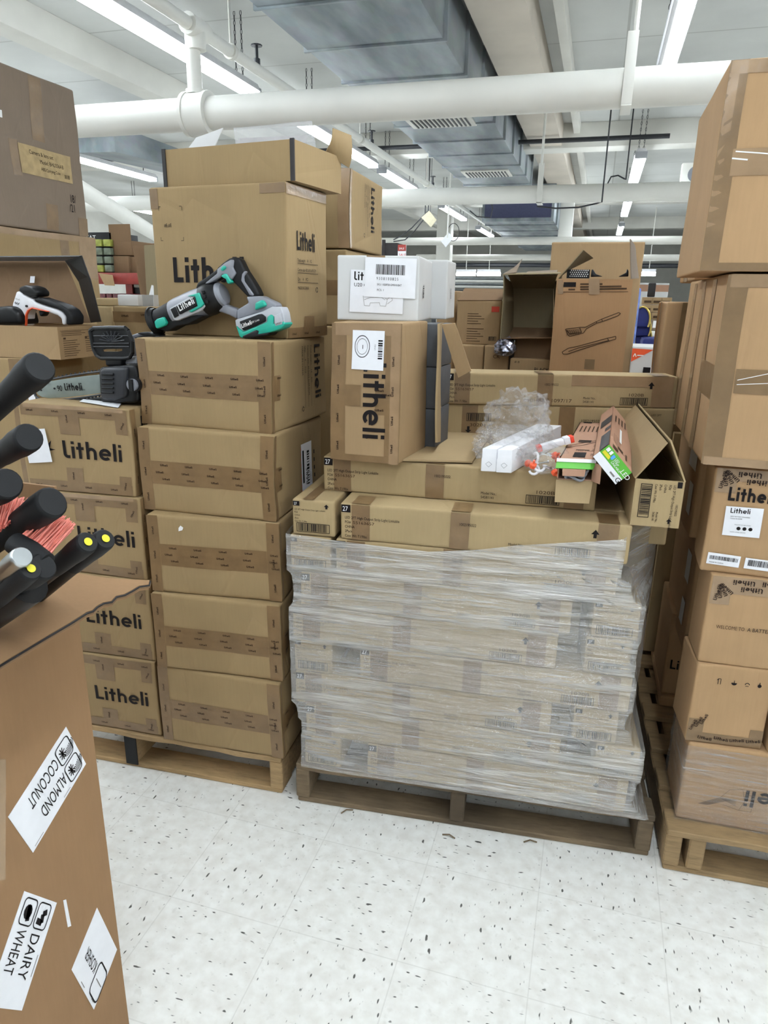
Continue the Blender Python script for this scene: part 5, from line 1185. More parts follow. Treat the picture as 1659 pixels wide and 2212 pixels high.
plates(e, [('brand_frame', [(318, 715), (590, 560), (640, 545), (700, 690), (650, 740), (400, 845), (365, 835)], yo+.004, .02, LIGHTP, .003), ('dark_plate', [(328, 722), (378, 695), (415, 790), (372, 815)], yo, .01, BLACKP, .002),
           ('teal_panel', [(500, 582), (590, 558), (632, 546), (682, 672), (655, 700), (548, 758), (520, 742), (615, 690), (588, 590)], yo-.002, .012, TEAL, .003),
           ('name_plate', [(386, 692), (585, 588), (612, 682), (425, 778)], yo-.003, .01, BLACKP, .002), ('teal_inlay', [(160, 852), (185, 825), (258, 802), (285, 868), (270, 895), (192, 928), (172, 915)], yo+.004, .02, TEAL, .004)], ys, px5, org)
for (x_, y_) in ((672, 545), (690, 590), (715, 645)):
    P = px5([(x_-12, y_-14), (x_+10, y_-20), (x_+16, y_+10), (x_-6, y_+18)], ys+yo-.001); MB(org).plate(P, (0, .006, 0)).build('vent_slot', BLACKP, e)
P = px5([(432, 745)], ys+yo-.0045)[0]-org; f = Flat(e, P, (.905, 0, .425), (-.425, 0, .905)); V, Fc, L = logo2d(.0165, 'L', .92, .2); f.put(V, Fc, 0, 0, 0, INKW); f.done('brand_lettering')
P = px5([(1090, 920)], ys-.0445)[0]-org; f = Flat(e, P, (.94, 0, .34), (-.34, 0, .94)); V, Fc, L = logo2d(.011, 'L', .8, .2); f.put(V, Fc, 0, 0, 0, INKW); f.text(.031, .002, .0052, '20V Li-ion', 0, INKW, .8); f.done('brand_lettering')
for k in range(4):
    P = px5([(1442+17*k, 886-5*k)], ys-.0445)[0]-org; MB().box(P.x, P.x+.002, P.y, P.y+.002, P.z, P.z+.004).build('charge_light', INKG, e)
# ------------------------------------------------------------------ foreground carton of brooms
FX, FY, FZ = -.797, .885, 1.052
o = MB((-1.2, .5, 0)); t = .008
o.box(FX-t, FX, .05, FY, 0, FZ).box(-1.72, -1.72+t, .05, FY, 0, FZ-.06).box(-1.72+t, FX-t, FY-t, FY, 0, FZ-.02).box(-1.72+t, FX-t, .05, .05+t, 0, FZ-.02).box(-1.72+t, FX-t, .05+t, FY-t, 0, t)
fore = o.build('open_carton', K_FORE); fore.location = (-1.2, .5, 0); tag(fore, 'tall open carton with food allergy labels full of black handles, nearest the viewer', 'carton')
ORG = Vector((-1.2, .5, 0))
def flap_pt(x, y):
    d = Vector(ray(x, y)); n = Vector((.02/.095, 0, 1)); p0 = Vector((FX, 0, FZ+.004)); e_ = Vector(EY); return e_+d*((p0-e_).dot(n)/d.dot(n))
out = [(118, 1238), (165, 1238), (230, 1248), (290, 1252), (323, 1253), (321, 1262), (300, 1265), (285, 1274), (268, 1283), (250, 1287), (240, 1298), (222, 1301), (208, 1309), (199, 1318), (186, 1322), (150, 1345), (100, 1374), (50, 1404), (0, 1434), (-80, 1484), (-80, 1338), (0, 1300)]
MB(ORG).plate([flap_pt(*p) for p in out], (0, 0, -.0095)).build('side_flap', K_FORE, fore)
MB(ORG).tube([flap_pt(*p)+Vector((.0012, 0, -.0022)) for p in out[4:20]], .0016, 5).build('corrugated_edge', DARK, fore)
rim = [flap_pt(*p)+Vector((.0008, 0, -.0048)) for p in out[4:20]]
MB(ORG).tube(rim, .0022, 5).build('corrugated_edge', K_DARK, fore)
P = [aty(28, 1040, .98), aty(122, 1050, .98), aty(122, 1110, .98), aty(28, 1150, .98)]
MB(ORG).sheet(P[3], P[2], P[1], P[0], t=.006, warp=.006).build('back_flap', K_FORE, fore, True)
class Stick:
    """a printed label stuck on the side of the foreground carton; pixel corners give its place on that side"""
    def __init__(s, o0, ux, uy):
        P = [atx(x, y, FX+.0012) for x, y in (o0, ux, uy)]; s.o0 = P[0]; s.ux = (P[1]-P[0]); s.uy = (P[2]-P[0]); s.L, s.H = s.ux.length, s.uy.length
        q = [s.o0, P[1], P[1]+s.uy, P[2]]; s.o = MB(ORG).plate(q, (-.0008, 0, 0)).build('printed_label', PAPER, fore); s.f = Flat(s.o, s.o0-ORG+Vector((.0006, 0, 0)), s.ux.normalized(), s.uy.normalized())
s1 = Stick((143, 1570), (18, 1765), (186, 1650)); L, H = s1.L, s1.H
def frame2d(w_, h_, r_=.2, t=.06):
    V, Fc = [], []; pts = []
    rr = min(w_, h_)*r_
    for cx_, cy_, a0 in ((w_-rr, h_-rr, 0), (rr, h_-rr, 90), (rr, rr, 180), (w_-rr, rr, 270)):
        for k in range(5): a = R(a0+90*k/4); pts.append((cx_+rr*math.cos(a), cy_+rr*math.sin(a)))
    ln(V, Fc, pts+[pts[0]], min(w_, h_)*t); return V, Fc
for v0 in (.10, .54):
    V, Fc = frame2d(L*.22, H*.38); s1.f.put(V, Fc, L*.045, H*v0)
    V, Fc = [], []; 
    for k in range(5): _arc(V, Fc, L*.055, H*.19, H*(.02+.03*k), H*(.032+.03*k), 20, 200)
    for k in range(9): ln(V, Fc, [(L*.14, H*.19), (L*.14+L*.05*math.cos(k*.7), H*.19+H*.12*math.sin(k*.7))], H*.02)
    s1.f.put(V, Fc, L*.05, H*v0)
s1.f.put(*fit_text('COCONUT', H*.24, L*.48), L*.29, H*.16); s1.f.put(*fit_text('ALMOND', H*.24, L*.42), L*.29, H*.56)
s1.f.rect(L*.3, H*.94, L*.12, H*.012, 0, INKG); s1.f.rect(L*.8, H*.94, L*.15, H*.012, 0, INKG); s1.f.done('label_print')
s2 = Stick((53, 1925), (-32, 2174), (123, 1950)); L, H = s2.L, s2.H
for v0 in (.10, .52):
    V, Fc = frame2d(L*.24, H*.36); s2.f.put(V, Fc, L*.04, H*v0)
V, Fc = [], []; _arc(V, Fc, 0, 0, 0, H*.11, 0, 360, 12); ln(V, Fc, [(-L*.06, 0), (0, H*.02), (L*.08, H*.05)], H*.1); s2.f.put(V, Fc, L*.16, H*.27)
V, Fc = [], []; ln(V, Fc, [(-L*.05, H*.1), (-L*.02, 0), (L*.06, H*.04), (L*.05, -H*.12)], H*.09); s2.f.put(V, Fc, L*.16, H*.70)
s2.f.put(*fit_text('WHEAT', H*.25, L*.40), L*.32, H*.15); s2.f.put(*fit_text('DAIRY', H*.25, L*.42), L*.32, H*.56); s2.f.rect(L*.5, H*.93, L*.2, H*.014, 0, INKG); s2.f.done('label_print')
s3 = Stick((253, 2051), (210, 1961), (203, 2181)); L, H = s3.L, s3.H
V, Fc = frame2d(L*.34, H*.5, .2, .06); s3.f.put(V, Fc, -L*.01+L*.02, H*.42); s3.f.put(*fit_text('KOSHER', H*.18, L*.42), L*.40, H*.50); s3.f.rect(L*.06, H*.66, L*.22, H*.02, 0, INKG); s3.f.rect(L*.1, H*.93, L*.1, H*.02, 0, INKG); s3.f.rect(L*.5, H*.95, L*.15, H*.015, 0, INKG); s3.f.done('label_print')
q = [atx(x, y, FX+.001) for x, y in ((137, 1945), (143, 1943), (154, 2000), (147, 2003))]; MB(ORG).plate(q, (-.0008, 0, 0)).build('paper_scrap', PAPER, fore)
q = [atx(x, y, FX+.001) for x, y in ((-40, 1640), (13, 1640), (12, 1900), (-40, 1910))]; MB(ORG).plate(q, (-.0008, 0, 0)).build('packing_tape', TAPE_CLEAR, fore)
def at_d(x, y, D): d = Vector(ray(x, y)).normalized(); return Vector(EY)+d*D
def handle(label, c, d0, b, d1, r, mat=BLACKR, sticker=False, L=.6, group=None, capr=1.14, kind='handle'):
    p, q = at_d(*c, d0), at_d(*b, d1); ax = (q-p).normalized(); e = empty('broom' if kind == 'handle' else 'threaded_bolt', p, label, 'broom' if kind == 'handle' else 'bolt', group)
    z = Vector()
    MB().tube([z+ax*.035, ax*.10, ax*L], [r*.97, r*.9, r*.86], 18).build('pole', BLACKP if sticker else mat, e, True)
    MB().tube([z-ax*.002, z, ax*.004, ax*.03, ax*.05, ax*.09], [r*capr*.86, r*capr*.96, r*capr, r*capr, r*1.03, r*.95], 20).build('end_cap', mat, e, True)
    if sticker:
        a = ax.cross(Vector((0, 0, 1))).normalized(); b_ = ax.cross(a)
        MB().plate([-ax*.003+(a*math.cos(t)+b_*math.sin(t))*r*.42 for t in np.linspace(0, 2*math.pi, 17)[:-1]], -ax*.0006).build('yellow_sticker', YELLOW, e)
    return e
gH = 'broom handles sticking out of the nearest carton'
handle('uppermost black rubber-capped handle at the left edge', (85, 793), 1.0, (0, 872), 1.10, .0185, group=gH)
handle('second black rubber-capped handle, beside the white sheet on the carton', (62, 945), .99, (0, 985), 1.08, .0165, group=gH)
handle('black rubber-capped handle cut by the left picture edge above the coral bristles', (14, 1045), .96, (-40, 1082), 1.05, .0175, group=gH)
handle('black rubber-capped handle lying across the coral bristles', (112, 1085), .97, (0, 1162), 1.08, .0185, group=gH)
handle('dark round-ended handle below the coral bristles', (93, 1224), .95, (20, 1275), 1.02, .0155, group=gH)
handle('handle with a yellow sticker lowest at the left, beside the bolt', (65, 1230), .93, (0, 1290), 1.0, .0125, sticker=True, group=gH)
handle('dark handle with a yellow sticker, left one of the upper pair', (188, 1172), 1.0, (80, 1258), 1.12, .0135, sticker=True, group=gH)
handle('dark handle with a yellow sticker, right one reaching farthest over the cartons', (226, 1165), 1.02, (110, 1262), 1.15, .0135, sticker=True, group=gH)
e = handle('threaded silver bolt end beside the lowest yellow sticker', (47, 1203), .92, (5, 1240), .97, .010, STEEL, L=.09, capr=1.3, kind='bolt')
p, q = at_d(60, 1260, 1.0), at_d(-40, 1330, 1.08)
x_ = MB(p).tube([p, q, q+(q-p)*3], .028, 16).build('dark_bag', BLACKP, None, True); x_.location = p; tag(x_, 'dark sleeve around the handles at the carton rim', 'sleeve')
# brush with coral bristles
a, b = at_d(30, 1172, .99), at_d(100, 1216, .96)
e = empty('broom', a, 'broom head with long coral bristles among the handles', 'broom'); MB().tube([Vector(), (b-a)*.5, b-a], [.014, .0155, .013], 14).build('head_bar', BLACKR, e, True)
rnd = random.Random(11)
def bristles(b0, b1, t0, t1, D0, D1, n, nm):
    m = MB(a); per = 7
    for g_ in range(n):
        s_ = (g_+.5)/n; base = at_d(b0[0]+(b1[0]-b0[0])*s_, b0[1]+(b1[1]-b0[1])*s_, D0)
        for k in range(24):
            base_ = base+Vector((rnd.uniform(-.003, .003), rnd.uniform(-.006, .006), rnd.uniform(-.003, .003)))
            s2_ = s_+rnd.uniform(-.5, .5)/n*1.15; tip = at_d(t0[0]+(t1[0]-t0[0])*s2_+rnd.uniform(-2, 3), t0[1]+(t1[1]-t0[1])*s2_+rnd.uniform(-3, 3), D1+rnd.uniform(-.03, .03))
            tip = base_+(tip-base_)*rnd.uniform(.9, 1.03)
            d = (tip-base_).normalized(); u = d.cross(Vector((rnd.random(), rnd.random(), rnd.random()))).normalized()*.0011; v = d.cross(u)
            m.add([base_+u, base_-u*.5+v*.8, base_-u*.5-v*.8, tip+u*.7, tip-u*.35+v*.5, tip-u*.35-v*.5], [(0, 1, 4, 3), (1, 2, 5, 4), (2, 0, 3, 5), (3, 4, 5)])
    return m.build(nm, CORAL, e)
bristles((40, 1166), (98, 1206), (112, 1098), (163, 1132), 1.0, 1.04, 6, 'bristle_row'); bristles((-14, 1150), (38, 1122), (-10, 1068), (76, 1078), 1.02, 1.06, 6, 'bristle_row')
bristles((45, 1170), (100, 1208), (118, 1106), (158, 1140), 1.02, 1.06, 7, 'bristle_row')
# ------------------------------------------------------------------ goods in the aisle behind the middle load
def bg(label, x0, x1, yt, yb, Y, d, mat, foot=False, seed=0, group=None, a=0):
    A, B, C_ = aty(x0, yt, Y), aty(x1, yt, Y), aty((x0+x1)/2, yb, Y)
    zt, zb = max(A.z, B.z), (C_.z if foot is False else 0.0 if foot is True else foot)
    return Carton(label, A.x, Y, a, B.x-A.x, d, zt-zb, zb, mat, seed=seed, group=group, amp=.002)
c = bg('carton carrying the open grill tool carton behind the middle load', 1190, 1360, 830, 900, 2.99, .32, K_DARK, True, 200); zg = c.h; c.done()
A, B = aty(1203, 602, 3.0), aty(1368, 600, 3.0)
o = open_box('open_carton', 'open carton printed with a spatula and tongs, behind the strip light cartons', 'carton', A.x, 3.0, 0, B.x-A.x, .3, A.z-zg-.001, zg+.001, kraft('kraft_board_grill', (166, 130, 94), .3, .15))
wg, hg = B.x-A.x, A.z-zg
f = Flat(o, (-wg/2, -.1515, 0), (1, 0, 0), (0, 0, 1))
tz = lambda x, y: ((aty(1160+x*.205, 480+y*.205, 3.0).x-A.x), aty(1160+x*.205, 480+y*.205, 3.0).z-zg)
def draw(chains, t=.003, col=INK2):
    V, Fc = [], []
    for chn in chains: ln(V, Fc, [tz(*p) for p in chn], t)
    f.put(V, Fc, 0, 0, 0, col)
draw([[(300, 1130), (450, 1110), (510, 1110), (625, 1050), (690, 1020), (860, 955), (880, 965), (850, 990), (700, 1045), (630, 1065), (520, 1125), (490, 1170), (345, 1205), (325, 1190), (300, 1130)], [(625, 1050), (630, 1068)], [(680, 1022), (690, 1048)], [(310, 1140), (345, 1180), (470, 1165), (450, 1115)],
      [(265, 1370), (330, 1330), (430, 1310), (740, 1225), (830, 1205), (830, 1235), (700, 1270), (430, 1355), (320, 1392), (275, 1392), (265, 1370)], [(330, 1365), (430, 1330), (750, 1250)], [(740, 1225), (760, 1255)]])
draw([[(320+k*22, 1140), (350+k*18, 1190)] for k in range(6)]+[[(310, 1150+k*14), (460, 1125+k*14)] for k in range(4)], .0016)
draw([[(250, 738), (960, 735)]], .002); draw([[(280, 660), (410, 660)]], .018, INK); draw([[(455, 655), (690, 655)], [(455, 685), (890, 678)], [(455, 710), (945, 702)], [(330, 712), (400, 712)]], .006)
f.rect(*tz(495, 1550), tz(605, 0)[0]-tz(495, 0)[0], .04, 0, TAPE); f.done()
q = [tz(220, 760), tz(275, 760), tz(275, 610), tz(220, 610)]; f = Flat(o, (-wg/2, -.152, 0), (1, 0, 0), (0, 0, 1)); f.put(q, [(0, 1, 2, 3)], 0, 0, 0, TAPE_CLEAR); f.done('clear_tape'); f = Flat(o, (-wg/2, -.152, 0), (1, 0, 0), (0, 0, 1)); q = [tz(545, 765), tz(660, 765), tz(660, 600), tz(545, 600)]; f.put(q, [(0, 1, 2, 3)], 0, 0, 0, TAPE_CLEAR); f.done('clear_tape')
p2 = lambda x, y, Y: aty(1160+x*.205, 480+y*.205, Y)
MB().sheet(*local(o, [p2(225, 585, 3.06), p2(320, 505, 3.28), p2(588, 372, 3.22), p2(485, 288, 3.05)]), t=.004).build('raised_flap', K_OLIVE, o)
MB().sheet(*local(o, [p2(1000, 595, 3.0), p2(1058, 595, 3.28), p2(1040, 290, 3.30), p2(970, 180, 3.0)]), t=.004, warp=.01).build('raised_flap', K_GREY, o)
g = empty('grill_basket', p2(430, 545, 3.1), 'black perforated grill basket poking out of the spatula carton', 'grill basket')
m = MB(); A1, B1 = p2(310, 590, 3.1)-g.location, p2(560, 500, 3.1)-g.location; m.box(A1.x, B1.x, 0, .01, A1.z, B1.z); pl = m.build('perforated_plate', BLACKP, g); m = MB()
for r_ in range(4):
    for k in range(9): x_ = A1.x+.012+(B1.x-A1.x-.016)*(k+.5*(r_ % 2))/9.2; z_ = A1.z+.006+.0075*r_; m.box(x_, x_+.0038, -.0012, 0, z_, z_+.0042)
m.build('hole', INKW, pl)
for k, pts in enumerate(([(565, 575), (575, 500), (590, 495), (620, 545), (690, 570)], [(860, 572), (940, 530), (950, 490), (965, 510), (965, 570)])):
    g = MB(p2(600, 560, 3.1)).plate([p2(*q, 3.1) for q in pts], (0, .05, 0)).build('grill_tool', BLACKP, None, bevel=.003); g.location = p2(600, 560, 3.1); tag(g, ('left', 'right')[k]+' curved black grill tool poking out of the spatula carton', 'grill tool')
c = bg('big plain carton standing behind the spatula carton', 1192, 1394, 523, 830, 3.75, .4, K_WARM, True, 202); c.done()
# open carton lying with its mouth to the viewer
e = empty('open_carton', aty(1145, 725, 3.15), 'open carton turned mouth first beside the spatula carton', 'carton'); og = e.location
Pq = lambda x, y, Y: aty(x, y, Y)-og
MB().sheet(Pq(1106, 735, 3.42), Pq(1194, 735, 3.42), Pq(1196, 612, 3.42), Pq(1106, 612, 3.42), t=.004).build('back_panel', K_OLIVE, e)
MB().sheet(Pq(1083, 732, 3.12), Pq(1106, 735, 3.42), Pq(1106, 612, 3.42), Pq(1086, 594, 3.12), t=.004, warp=.01).build('side_panel', K_OLIVE, e)
MB().sheet(Pq(1203, 730, 3.12), Pq(1196, 735, 3.42), Pq(1196, 612, 3.42), Pq(1212, 596, 3.12), t=.004).build('side_panel', K_OLIVE, e)
MB().sheet(Pq(1086, 594, 3.12), Pq(1212, 592, 3.12), Pq(1196, 624, 3.42), Pq(1106, 624, 3.42), t=.004, curl=.03).build('top_panel', K_OLIVE, e, True)
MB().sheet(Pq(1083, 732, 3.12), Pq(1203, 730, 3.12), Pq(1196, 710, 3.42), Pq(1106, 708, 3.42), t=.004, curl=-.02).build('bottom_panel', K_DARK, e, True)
MB().sheet(Pq(1086, 594, 3.12), Pq(1115, 590, 3.14), Pq(1128, 560, 3.3), Pq(1118, 575, 3.3), t=.004).build('bent_flap', K_GREY, e); MB().sheet(Pq(1130, 597, 3.2), Pq(1200, 596, 3.2), Pq(1205, 585, 3.4), Pq(1140, 588, 3.4), t=.004).build('bent_flap', K_GREY, e)
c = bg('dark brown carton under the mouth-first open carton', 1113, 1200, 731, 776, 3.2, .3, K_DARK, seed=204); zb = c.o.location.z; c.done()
c = bg('carton with stamped print below the dark brown carton', 1102, 1198, 777, 860, 3.16, .35, K_WARM, True, 205); c.text('F', .1, c.h-.055, .018, '(BLACK RED)', 0, 'ink', .8); c.text('F', .02, c.h-.02, .010, '# #', 0, 'ink'); c.done()
c = bg('carton with a small emblem left of the stamped one', 1047, 1101, 748, 860, 3.2, .35, K_WARM, True, 206); c.text('F', .04, c.h-.055, .016, 'CK', 0, 'brown'); c.done()
c = bg('plain carton under the carton with the red sticker', 985, 1046, 746, 860, 3.25, .3, K_WARM, True, 207); c.done()
c = bg('carton with a red sticker and printed lines, flap raised', 988, 1084, 650, 745, 3.3, .3, K_WARM, seed=208)
c.rect('F', c.w-.045, c.h-.05, .035, .024, 'red'); 
for k in range(11): c.rect('F', .05, c.h-.06-.011*k-(.012 if k > 4 else 0), .05+.014*(k % 3), .0026, 'brown')
c.bars('F', c.w-.05, .02, .035, .018, 61, 0, 10); c.done()
MB().sheet(*local(c.o, [aty(988, 650, 3.3), aty(1084, 650, 3.3), aty(1097, 626, 3.42), aty(1004, 624, 3.42)]), t=.004).build('raised_flap', K_DARK, c.o)
c = bg('carton standing left of the one with the red sticker', 945, 987, 628, 860, 3.42, .3, K_WARM, True, 209); c.text('F', .05, c.h-.09, .02, '18', 0, 'ink'); c.done()
crumple('plastic_bag', 'shiny dark plastic bag wedged between background cartons', aty(1091, 751, 3.15), .045, .05, .038, 7, SILVER, .4, 3)
# silver bars (stacked light housings) and far lights
for k in range(4):
    a_, b_ = aty(955, 601+6*k, 9.0), aty(1112, 601+6*k, 9.0); b_.z = a_.z
    o = MB(a_).tube([a_, b_], .018, 8).build('metal_rod', (STEEL, WPAINT)[k % 2], None, True); o.location = a_; tag(o, ('topmost', 'second', 'third', 'lowest')[k]+' of the long pale rods stacked behind the white cartons', 'rod')
tb = mesh_box('rack_shelf', aty(940, 626, 9).x, aty(1115, 626, 9).x, 8.8, 9.4, aty(1000, 628, 9).z-.05, aty(1000, 626, 9).z-.005, DARKGREY); tag(tb, 'dark shelf under the long pale rods', 'shelf')
MB().box(tb.data.vertices[0].co.x, tb.data.vertices[0].co.x+.05, 8.85, 8.9, 0, tb.data.vertices[0].co.z).box(tb.data.vertices[1].co.x-.05, tb.data.vertices[1].co.x, 8.85, 8.9, 0, tb.data.vertices[0].co.z).build('shelf_post', DARKGREY, tb)
for k, (x0, x1, y_) in enumerate(((986, 1027, 592), (1031, 1081, 592), (1386, 1416, 592))):
    a_, b_ = aty(x0, y_, 20), aty(x1, y_, 20); c_ = (a_+b_)/2
    e = empty('strip_light', c_, ('left', 'right', 'lone')[k]+' crosswise strip light far back, '+('above the pale rods', 'above the pale rods', 'beyond the blue chairs')[k], 'ceiling light')
    MB().tube([(-(b_-a_).length/2, 0, 0), ((b_-a_).length/2, 0, 0)], .05, 10).build('tube', LIT, e, True); MB().box(-(b_-a_).length/2, (b_-a_).length/2, -.06, .06, .055, .12).build('housing', WHITEP, e); MB().tube([(0, 0, .12), (0, 0, 3.75-c_.z)], .01).build('hanger_rod', WPAINT_D, e)
a_ = aty(868, 545, 12); e = empty('aisle_sign', a_, 'small red and white sign on black racking beyond the twin cartons', 'sign'); MB().box(-.07, .07, 0, .02, -.13, .12).build('sign_board', PAPER, e); MB().box(-.07, .07, -.006, 0, .02, .12).build('red_header', REDM, e); f = Flat(e, (-.05, -.007, -.06), (1, 0, 0), (0, 0, 1)); f.text(0, 0, .04, 'SALE', 0, INKR); f.text(0, .105, .03, 'SALE', 0, INKW, 1.0); f.done()
MB().box(-.35, -.09, .02, .4, -.3, .15).box(-.35, -.3, .0, .05, -a_.z, .2).build('black_rack', DARK, e)
# right: blue chairs, projector carton, small cartons on far shelf, wrapped column
for k in range(5):
    y0 = 692+20*k; c0 = aty(1384+2.2*k, y0, 5.0)
    e = empty('stacked_chair', (c0.x+.004, 5.0+.03*k, c0.z), ('topmost', 'second', 'third', 'fourth', 'fifth')[k]+' from the top of the blue gold-edged stacked chairs', 'chair', 'blue stacked banquet chairs')
    arc = [Vector((-.052*math.cos(t)+.0, 0, .085*math.sin(t))) for t in np.linspace(-.5, math.pi+.5, 20)]
    MB().plate(arc, (0, .022, 0)).build('backrest', BLUEF, e, bevel=.006); MB().tube([p+Vector((0, -.004, 0)) for p in arc], .0065, 6).build('back_frame', GOLD, e, True)
    MB().box(-.045, .045, .022, .4, -.05, -.03).build('seat', BLUEF, e, bevel=.006)
c0 = aty(1419, 744, 4.8); e = empty('stacked_chair', c0, 'blue chair seat just above the projector carton', 'chair', 'blue stacked banquet chairs'); MB().box(-.09, .11, 0, .3, -.05, .035).build('seat', BLUEF, e, bevel=.02); MB().tube([(-.08, .1, -.05), (-.08, .1, -c0.z)], .012).build('leg', GOLD, e, True); MB().tube([(.1, .1, -.05), (.1, .1, -c0.z)], .012).build('leg', GOLD, e, True)
c0, c1 = aty(1372, 622, 4.25), aty(1386, 622, 4.25); o = MB((c0.x, 4.25, 0)).box(c0.x-.02, c1.x, 4.25, 4.5, 0, c0.z).build('wrapped_panel', BLUEWRAP, None, bevel=.01); o.location = (c0.x, 4.25, 0); tag(o, 'tall bluish wrapped panel between spatula carton and blue chairs', 'panel')
c = bg('white and orange projector carton between the spatula carton and the right stack', 1366, 1433, 750, 860, 3.7, .25, WHITEBOX, True, 220)
hh = c.h; c.shape('F', 0, hh-.075, [(0, .0), (0, .065), (.10, .062), (.045, .028)], [(0, 3, 2, 1)], 0, 'orange'); V, Fc = [], []; ln(V, Fc, [(0, 0), (.007, .016), (.014, 0)], .004); c.shape('F', .008, hh-.05, V, Fc, 0, 'white', .003); c.rect('F', .026, hh-.045, .03, .005, 'white', 0, .003)
c.rect('F', .04, hh-.16, .10, .032, 'grey'); c.rect('F', .062, hh-.128, .035, .03, 'ink'); c.rect('F', .10, hh-.128, .03, .03, 'ink'); c.rect('F', .096, hh-.128, .004, .032, 'white', 0, .003); c.done()
sh = mesh_box('rack_shelf', aty(1380, 715, 9).x, aty(1450, 715, 9).x, 8.95, 9.5, aty(1400, 716, 9).z-.04, aty(1400, 714, 9).z, WPAINT); tag(sh, 'pale shelf board beyond the blue chairs', 'shelf')
v = sh.data.vertices; MB().box(v[0].co.x, v[0].co.x+.04, 9.0, 9.04, 0, v[0].co.z).box(v[1].co.x-.04, v[1].co.x, 9.0, 9.04, 0, v[0].co.z).build('shelf_post', WPAINT, sh)
c = bg('long pale carton with a white price note on the far shelf', 1384, 1444, 691, 714, 9.0, .4, K_GREY, seed=221); c.rect('F', .14, .03, .12, .08, 'white'); c.text('F', .16, .05, .04, '60%', 0, 'ink', .8, ) if False else None; c.done()
zs_ = aty(1400, 691, 9).z; gF = 'small brown cartons on the far shelf'
for r_ in range(3):
    for k in range(3):
        p = aty(1388+20*k, 690-14.0*r_-14, 9.05); q = aty(1406+20*k, 690, 9.05)
        b_ = MB().box(0, q.x-p.x, 0, .2, 0, .082).build('small_carton', K_WARM, None, bevel=.006); b_.location = (p.x, 9.05, zs_+.002+.085*r_); tag(b_, 'small brown carton stacked in rows on the far shelf beyond the blue chairs', 'carton', gF); MB().box(.02, q.x-p.x-.02, -.003, 0, .02, .045).build('dark_print', INK2, b_)
c = bg('white board leaning behind the small far cartons', 1380, 1446, 612, 642, 9.6, .05, WHITEBOX, True, 222); c.rect('F', .0, c.h-.10, c.w, .08, 'pink'); c.done()
e = MB().box(0, .085, 0, .05, 0, .16).build('speaker_box', DARK, None, bevel=.01); e.location = aty(1398, 640, 9.2); tag(e, 'small black upright box on top of the far cartons', 'box')
e.location.z = zs_+.258; 
# ------------------------------------------------------------------ racking and cartons in the left background
YR = 4.3
a_, b_ = aty(205, 592, YR), aty(320, 600, YR); zr = (a_.z+b_.z)/2
e = empty('storage_rack', (a_.x-.3, YR, 0), 'red beam storage rack seen between the left stacks', 'rack'); W2 = b_.x-a_.x+.9
MB().box(0, W2, 0, .05, zr-.055, zr+.02).build('front_beam', REDM, e, bevel=.005); MB().box(0, W2, .03, .8, zr-.0, zr+.02).build('shelf_board', DARK, e); MB().box(0, W2, 0, .8, zr-.42, zr-.38).build('shelf_board', DARK, e)
for x_ in (0, W2-.06): 
    for y_ in (0, .74): MB().box(x_, x_+.06, y_, y_+.06, 0, zr+.02).build('upright', REDM, e)
MB().box(0.06, W2-.06, .76, .78, zr-.4, zr).build('back_panel', DARK, e)
t_ = MB().sheet(aty(213, 590, YR-.02)-Vector(e.location), aty(243, 594, YR-.02)-Vector(e.location), aty(248, 617, YR-.06)-Vector(e.location), aty(226, 616, YR-.06)-Vector(e.location), t=.002).build('hanging_paper', K_WARM, e)
zt_ = zr+.021
def small(label, x0, x1, yt, yb, Y, d, mat, name='carton_pack', cat='carton', group=None, z=None):
    A, B, Cc = aty(x0, yt, Y), aty(x1, yt, Y), aty((x0+x1)/2, yb, Y); zb_ = Cc.z if z is None else z
    o = MB((A.x, Y, zb_)).box(A.x, B.x, Y, Y+d, zb_, A.z).build(name, mat, None, bevel=.004); o.location = (A.x, Y, zb_); return tag(o, label, cat, group)
o = small('black display carton holding rows of yellow-green packs on the red rack', 172, 240, 502, 592, YR+.06, .3, BLACKP, 'display_carton', z=zt_)
f = Flat(o, (.02, -.0015, o.dimensions.z-.05 if o.dimensions.z else .24), (1, 0, 0), (0, 0, 1)); f.text(0, 0, .03, 'HEAT', 0, INKW); f.done()
for r_ in range(4):
    for k in range(2):
        x0 = 203+19*k+r_*1.2; A, B = aty(x0, 517+18.5*r_, YR+.02), aty(x0+16, 517+18.5*r_+15, YR+.02)
        q = MB((A.x, YR+.02, B.z)).box(A.x, B.x, YR+.02, YR+.058, B.z, A.z).build('tin_pack', (YGREEN if r_ in (0, 3) and not (r_ == 3 and k) else GGREEN), None, bevel=.003); q.location = (A.x, YR+.02, B.z)
        tag(q, '%s pack in the black display carton, %s column, %s row' % ('yellow-green' if r_ in (0, 3) and not (r_ == 3 and k) else 'grey-green', ('left', 'right')[k], ('top', 'second', 'third', 'bottom')[r_]), 'pack', 'packs in the black display carton')
small('brown carton standing on the red rack beside the black display', 243, 277, 553, 594, YR+.05, .3, K_DARK, z=zt_); small('second brown carton on the red rack, next to the tall leaning one', 279, 306, 555, 595, YR+.07, .3, K_DARK, z=zt_)
zz2 = aty(250, 553, YR+.05).z
o = small('open brown carton with a raised flap on top of the rack cartons', 237, 283, 520, 553, YR+.06, .28, K_DARK, z=zz2+.004); MB().box(0, o.dimensions.x or .2, .0, .004, .09, .20).build('raised_flap', K_DARK, o)
small('white pack lying on the lower rack shelf', 288, 312, 609, 621, YR+.1, .2, WHITEBOX, z=None); 
for k in range(5): small('dark red goods on the lower rack shelf', 215+14*k, 227+14*k, 634, 646, YR+.05, .15, plain('dark_red_goods', (120, 50, 56), .4, var=.4, scale=40), 'goods_pack', 'goods', 'dark red goods on the lower rack shelf', z=zr-.379)
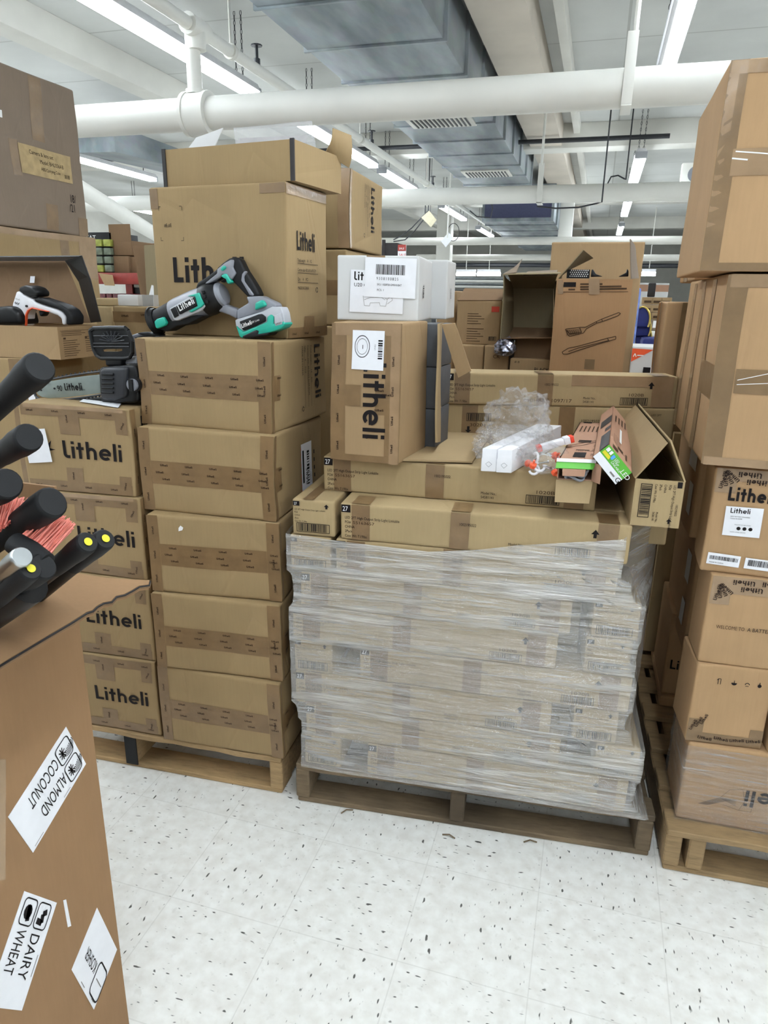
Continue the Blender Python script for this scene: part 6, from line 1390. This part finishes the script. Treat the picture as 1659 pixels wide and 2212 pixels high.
# tall leaning open carton, white carton, cartons behind the chainsaw
P = [aty(304, 640, 2.75), aty(345, 640, 2.9), aty(345, 524, 2.9), aty(286, 531, 2.75)]; e = MB(P[0]).sheet(*P, t=.005).build('open_carton', K_DARK); e.location = P[0]; tag(e, 'tall brown carton panel leaning beside the upright word mark carton', 'carton')
Q = [aty(318, 640, 2.74), aty(350, 640, 2.74), aty(350, 528, 2.76), aty(312, 530, 2.76)]; MB(P[0]).sheet(*Q, t=.004).build('inner_panel', K_OLIVE, e)
pb_ = aty(245, 662, 2.45)
c = bg('taped carton behind the chainsaw carrying the small white carton', 243, 372, 664, 800, 2.45, .3, K_STACK, .141, 230); c.tape('F', .0, c.h-.06, .25, c.h-.02); c.tapeword('F', .04, c.h-.04, .008); c.tapeword('F', .13, c.h-.035, .008); zc2 = c.h+.141; c.done()
c = bg('pale carton left of the taped one behind the open black-lidded box', 205, 241, 662, 800, 2.6, .18, K_LED, .141, 231); zc3 = c.h; c.done()
c = bg('flat carton lying on the pale one, left of the small white carton', 206, 252, 644, 661, 2.62, .35, K_LED, seed=232); c.done()
A, B = aty(253, 636, 2.5), aty(297, 637, 2.5)
o = MB((A.x, 2.5, zc2)).box(A.x, B.x, 2.5, 2.62, zc2+.001, A.z).build('white_carton', WHITEBOX, None, bevel=.003); o.location = (A.x, 2.5, zc2); tag(o, 'small white carton on the taped carton behind the saw', 'carton')
MB((A.x, 2.5, zc2)).sheet(aty(297, 665, 2.52), aty(332, 665, 2.56), aty(331, 637, 2.56), aty(297, 637, 2.52), t=.003).build('grey_side', plain('grey_carton_side', (168, 168, 166), .6), o)
MB((A.x, 2.5, zc2)).sheet(aty(322, 640, 2.56), aty(333, 640, 2.56), aty(332, 617, 2.58), aty(328, 616, 2.58), t=.002).build('white_tab', WHITEBOX, o)
MB((A.x, 2.5, zc2)).sheet(aty(331, 665, 2.55), aty(350, 668, 2.6), aty(350, 638, 2.6), aty(331, 637, 2.55), t=.003).build('white_flap', WHITEBOX, o)
# bits of litter on the floor by the pallet
for k, (x, y) in enumerate(((970, 1806), (1146, 1818), (750, 1752))):
    p = atz(x, y, .004); o = MB().tube([(-.02, 0, 0), (0, .004, .002), (.018, -.004, 0)], .0022, 5).build('wood_splinter', WOOD_OLD, None); o.location = p; o.rotation_euler = (0, 0, .4*k); tag(o, ('grey wood splinter by the middle of the dark pallet', 'thin wood splinter in front of the dark pallet, towards the right', 'wood splinter in front of the left half of the dark pallet')[k], 'splinter')
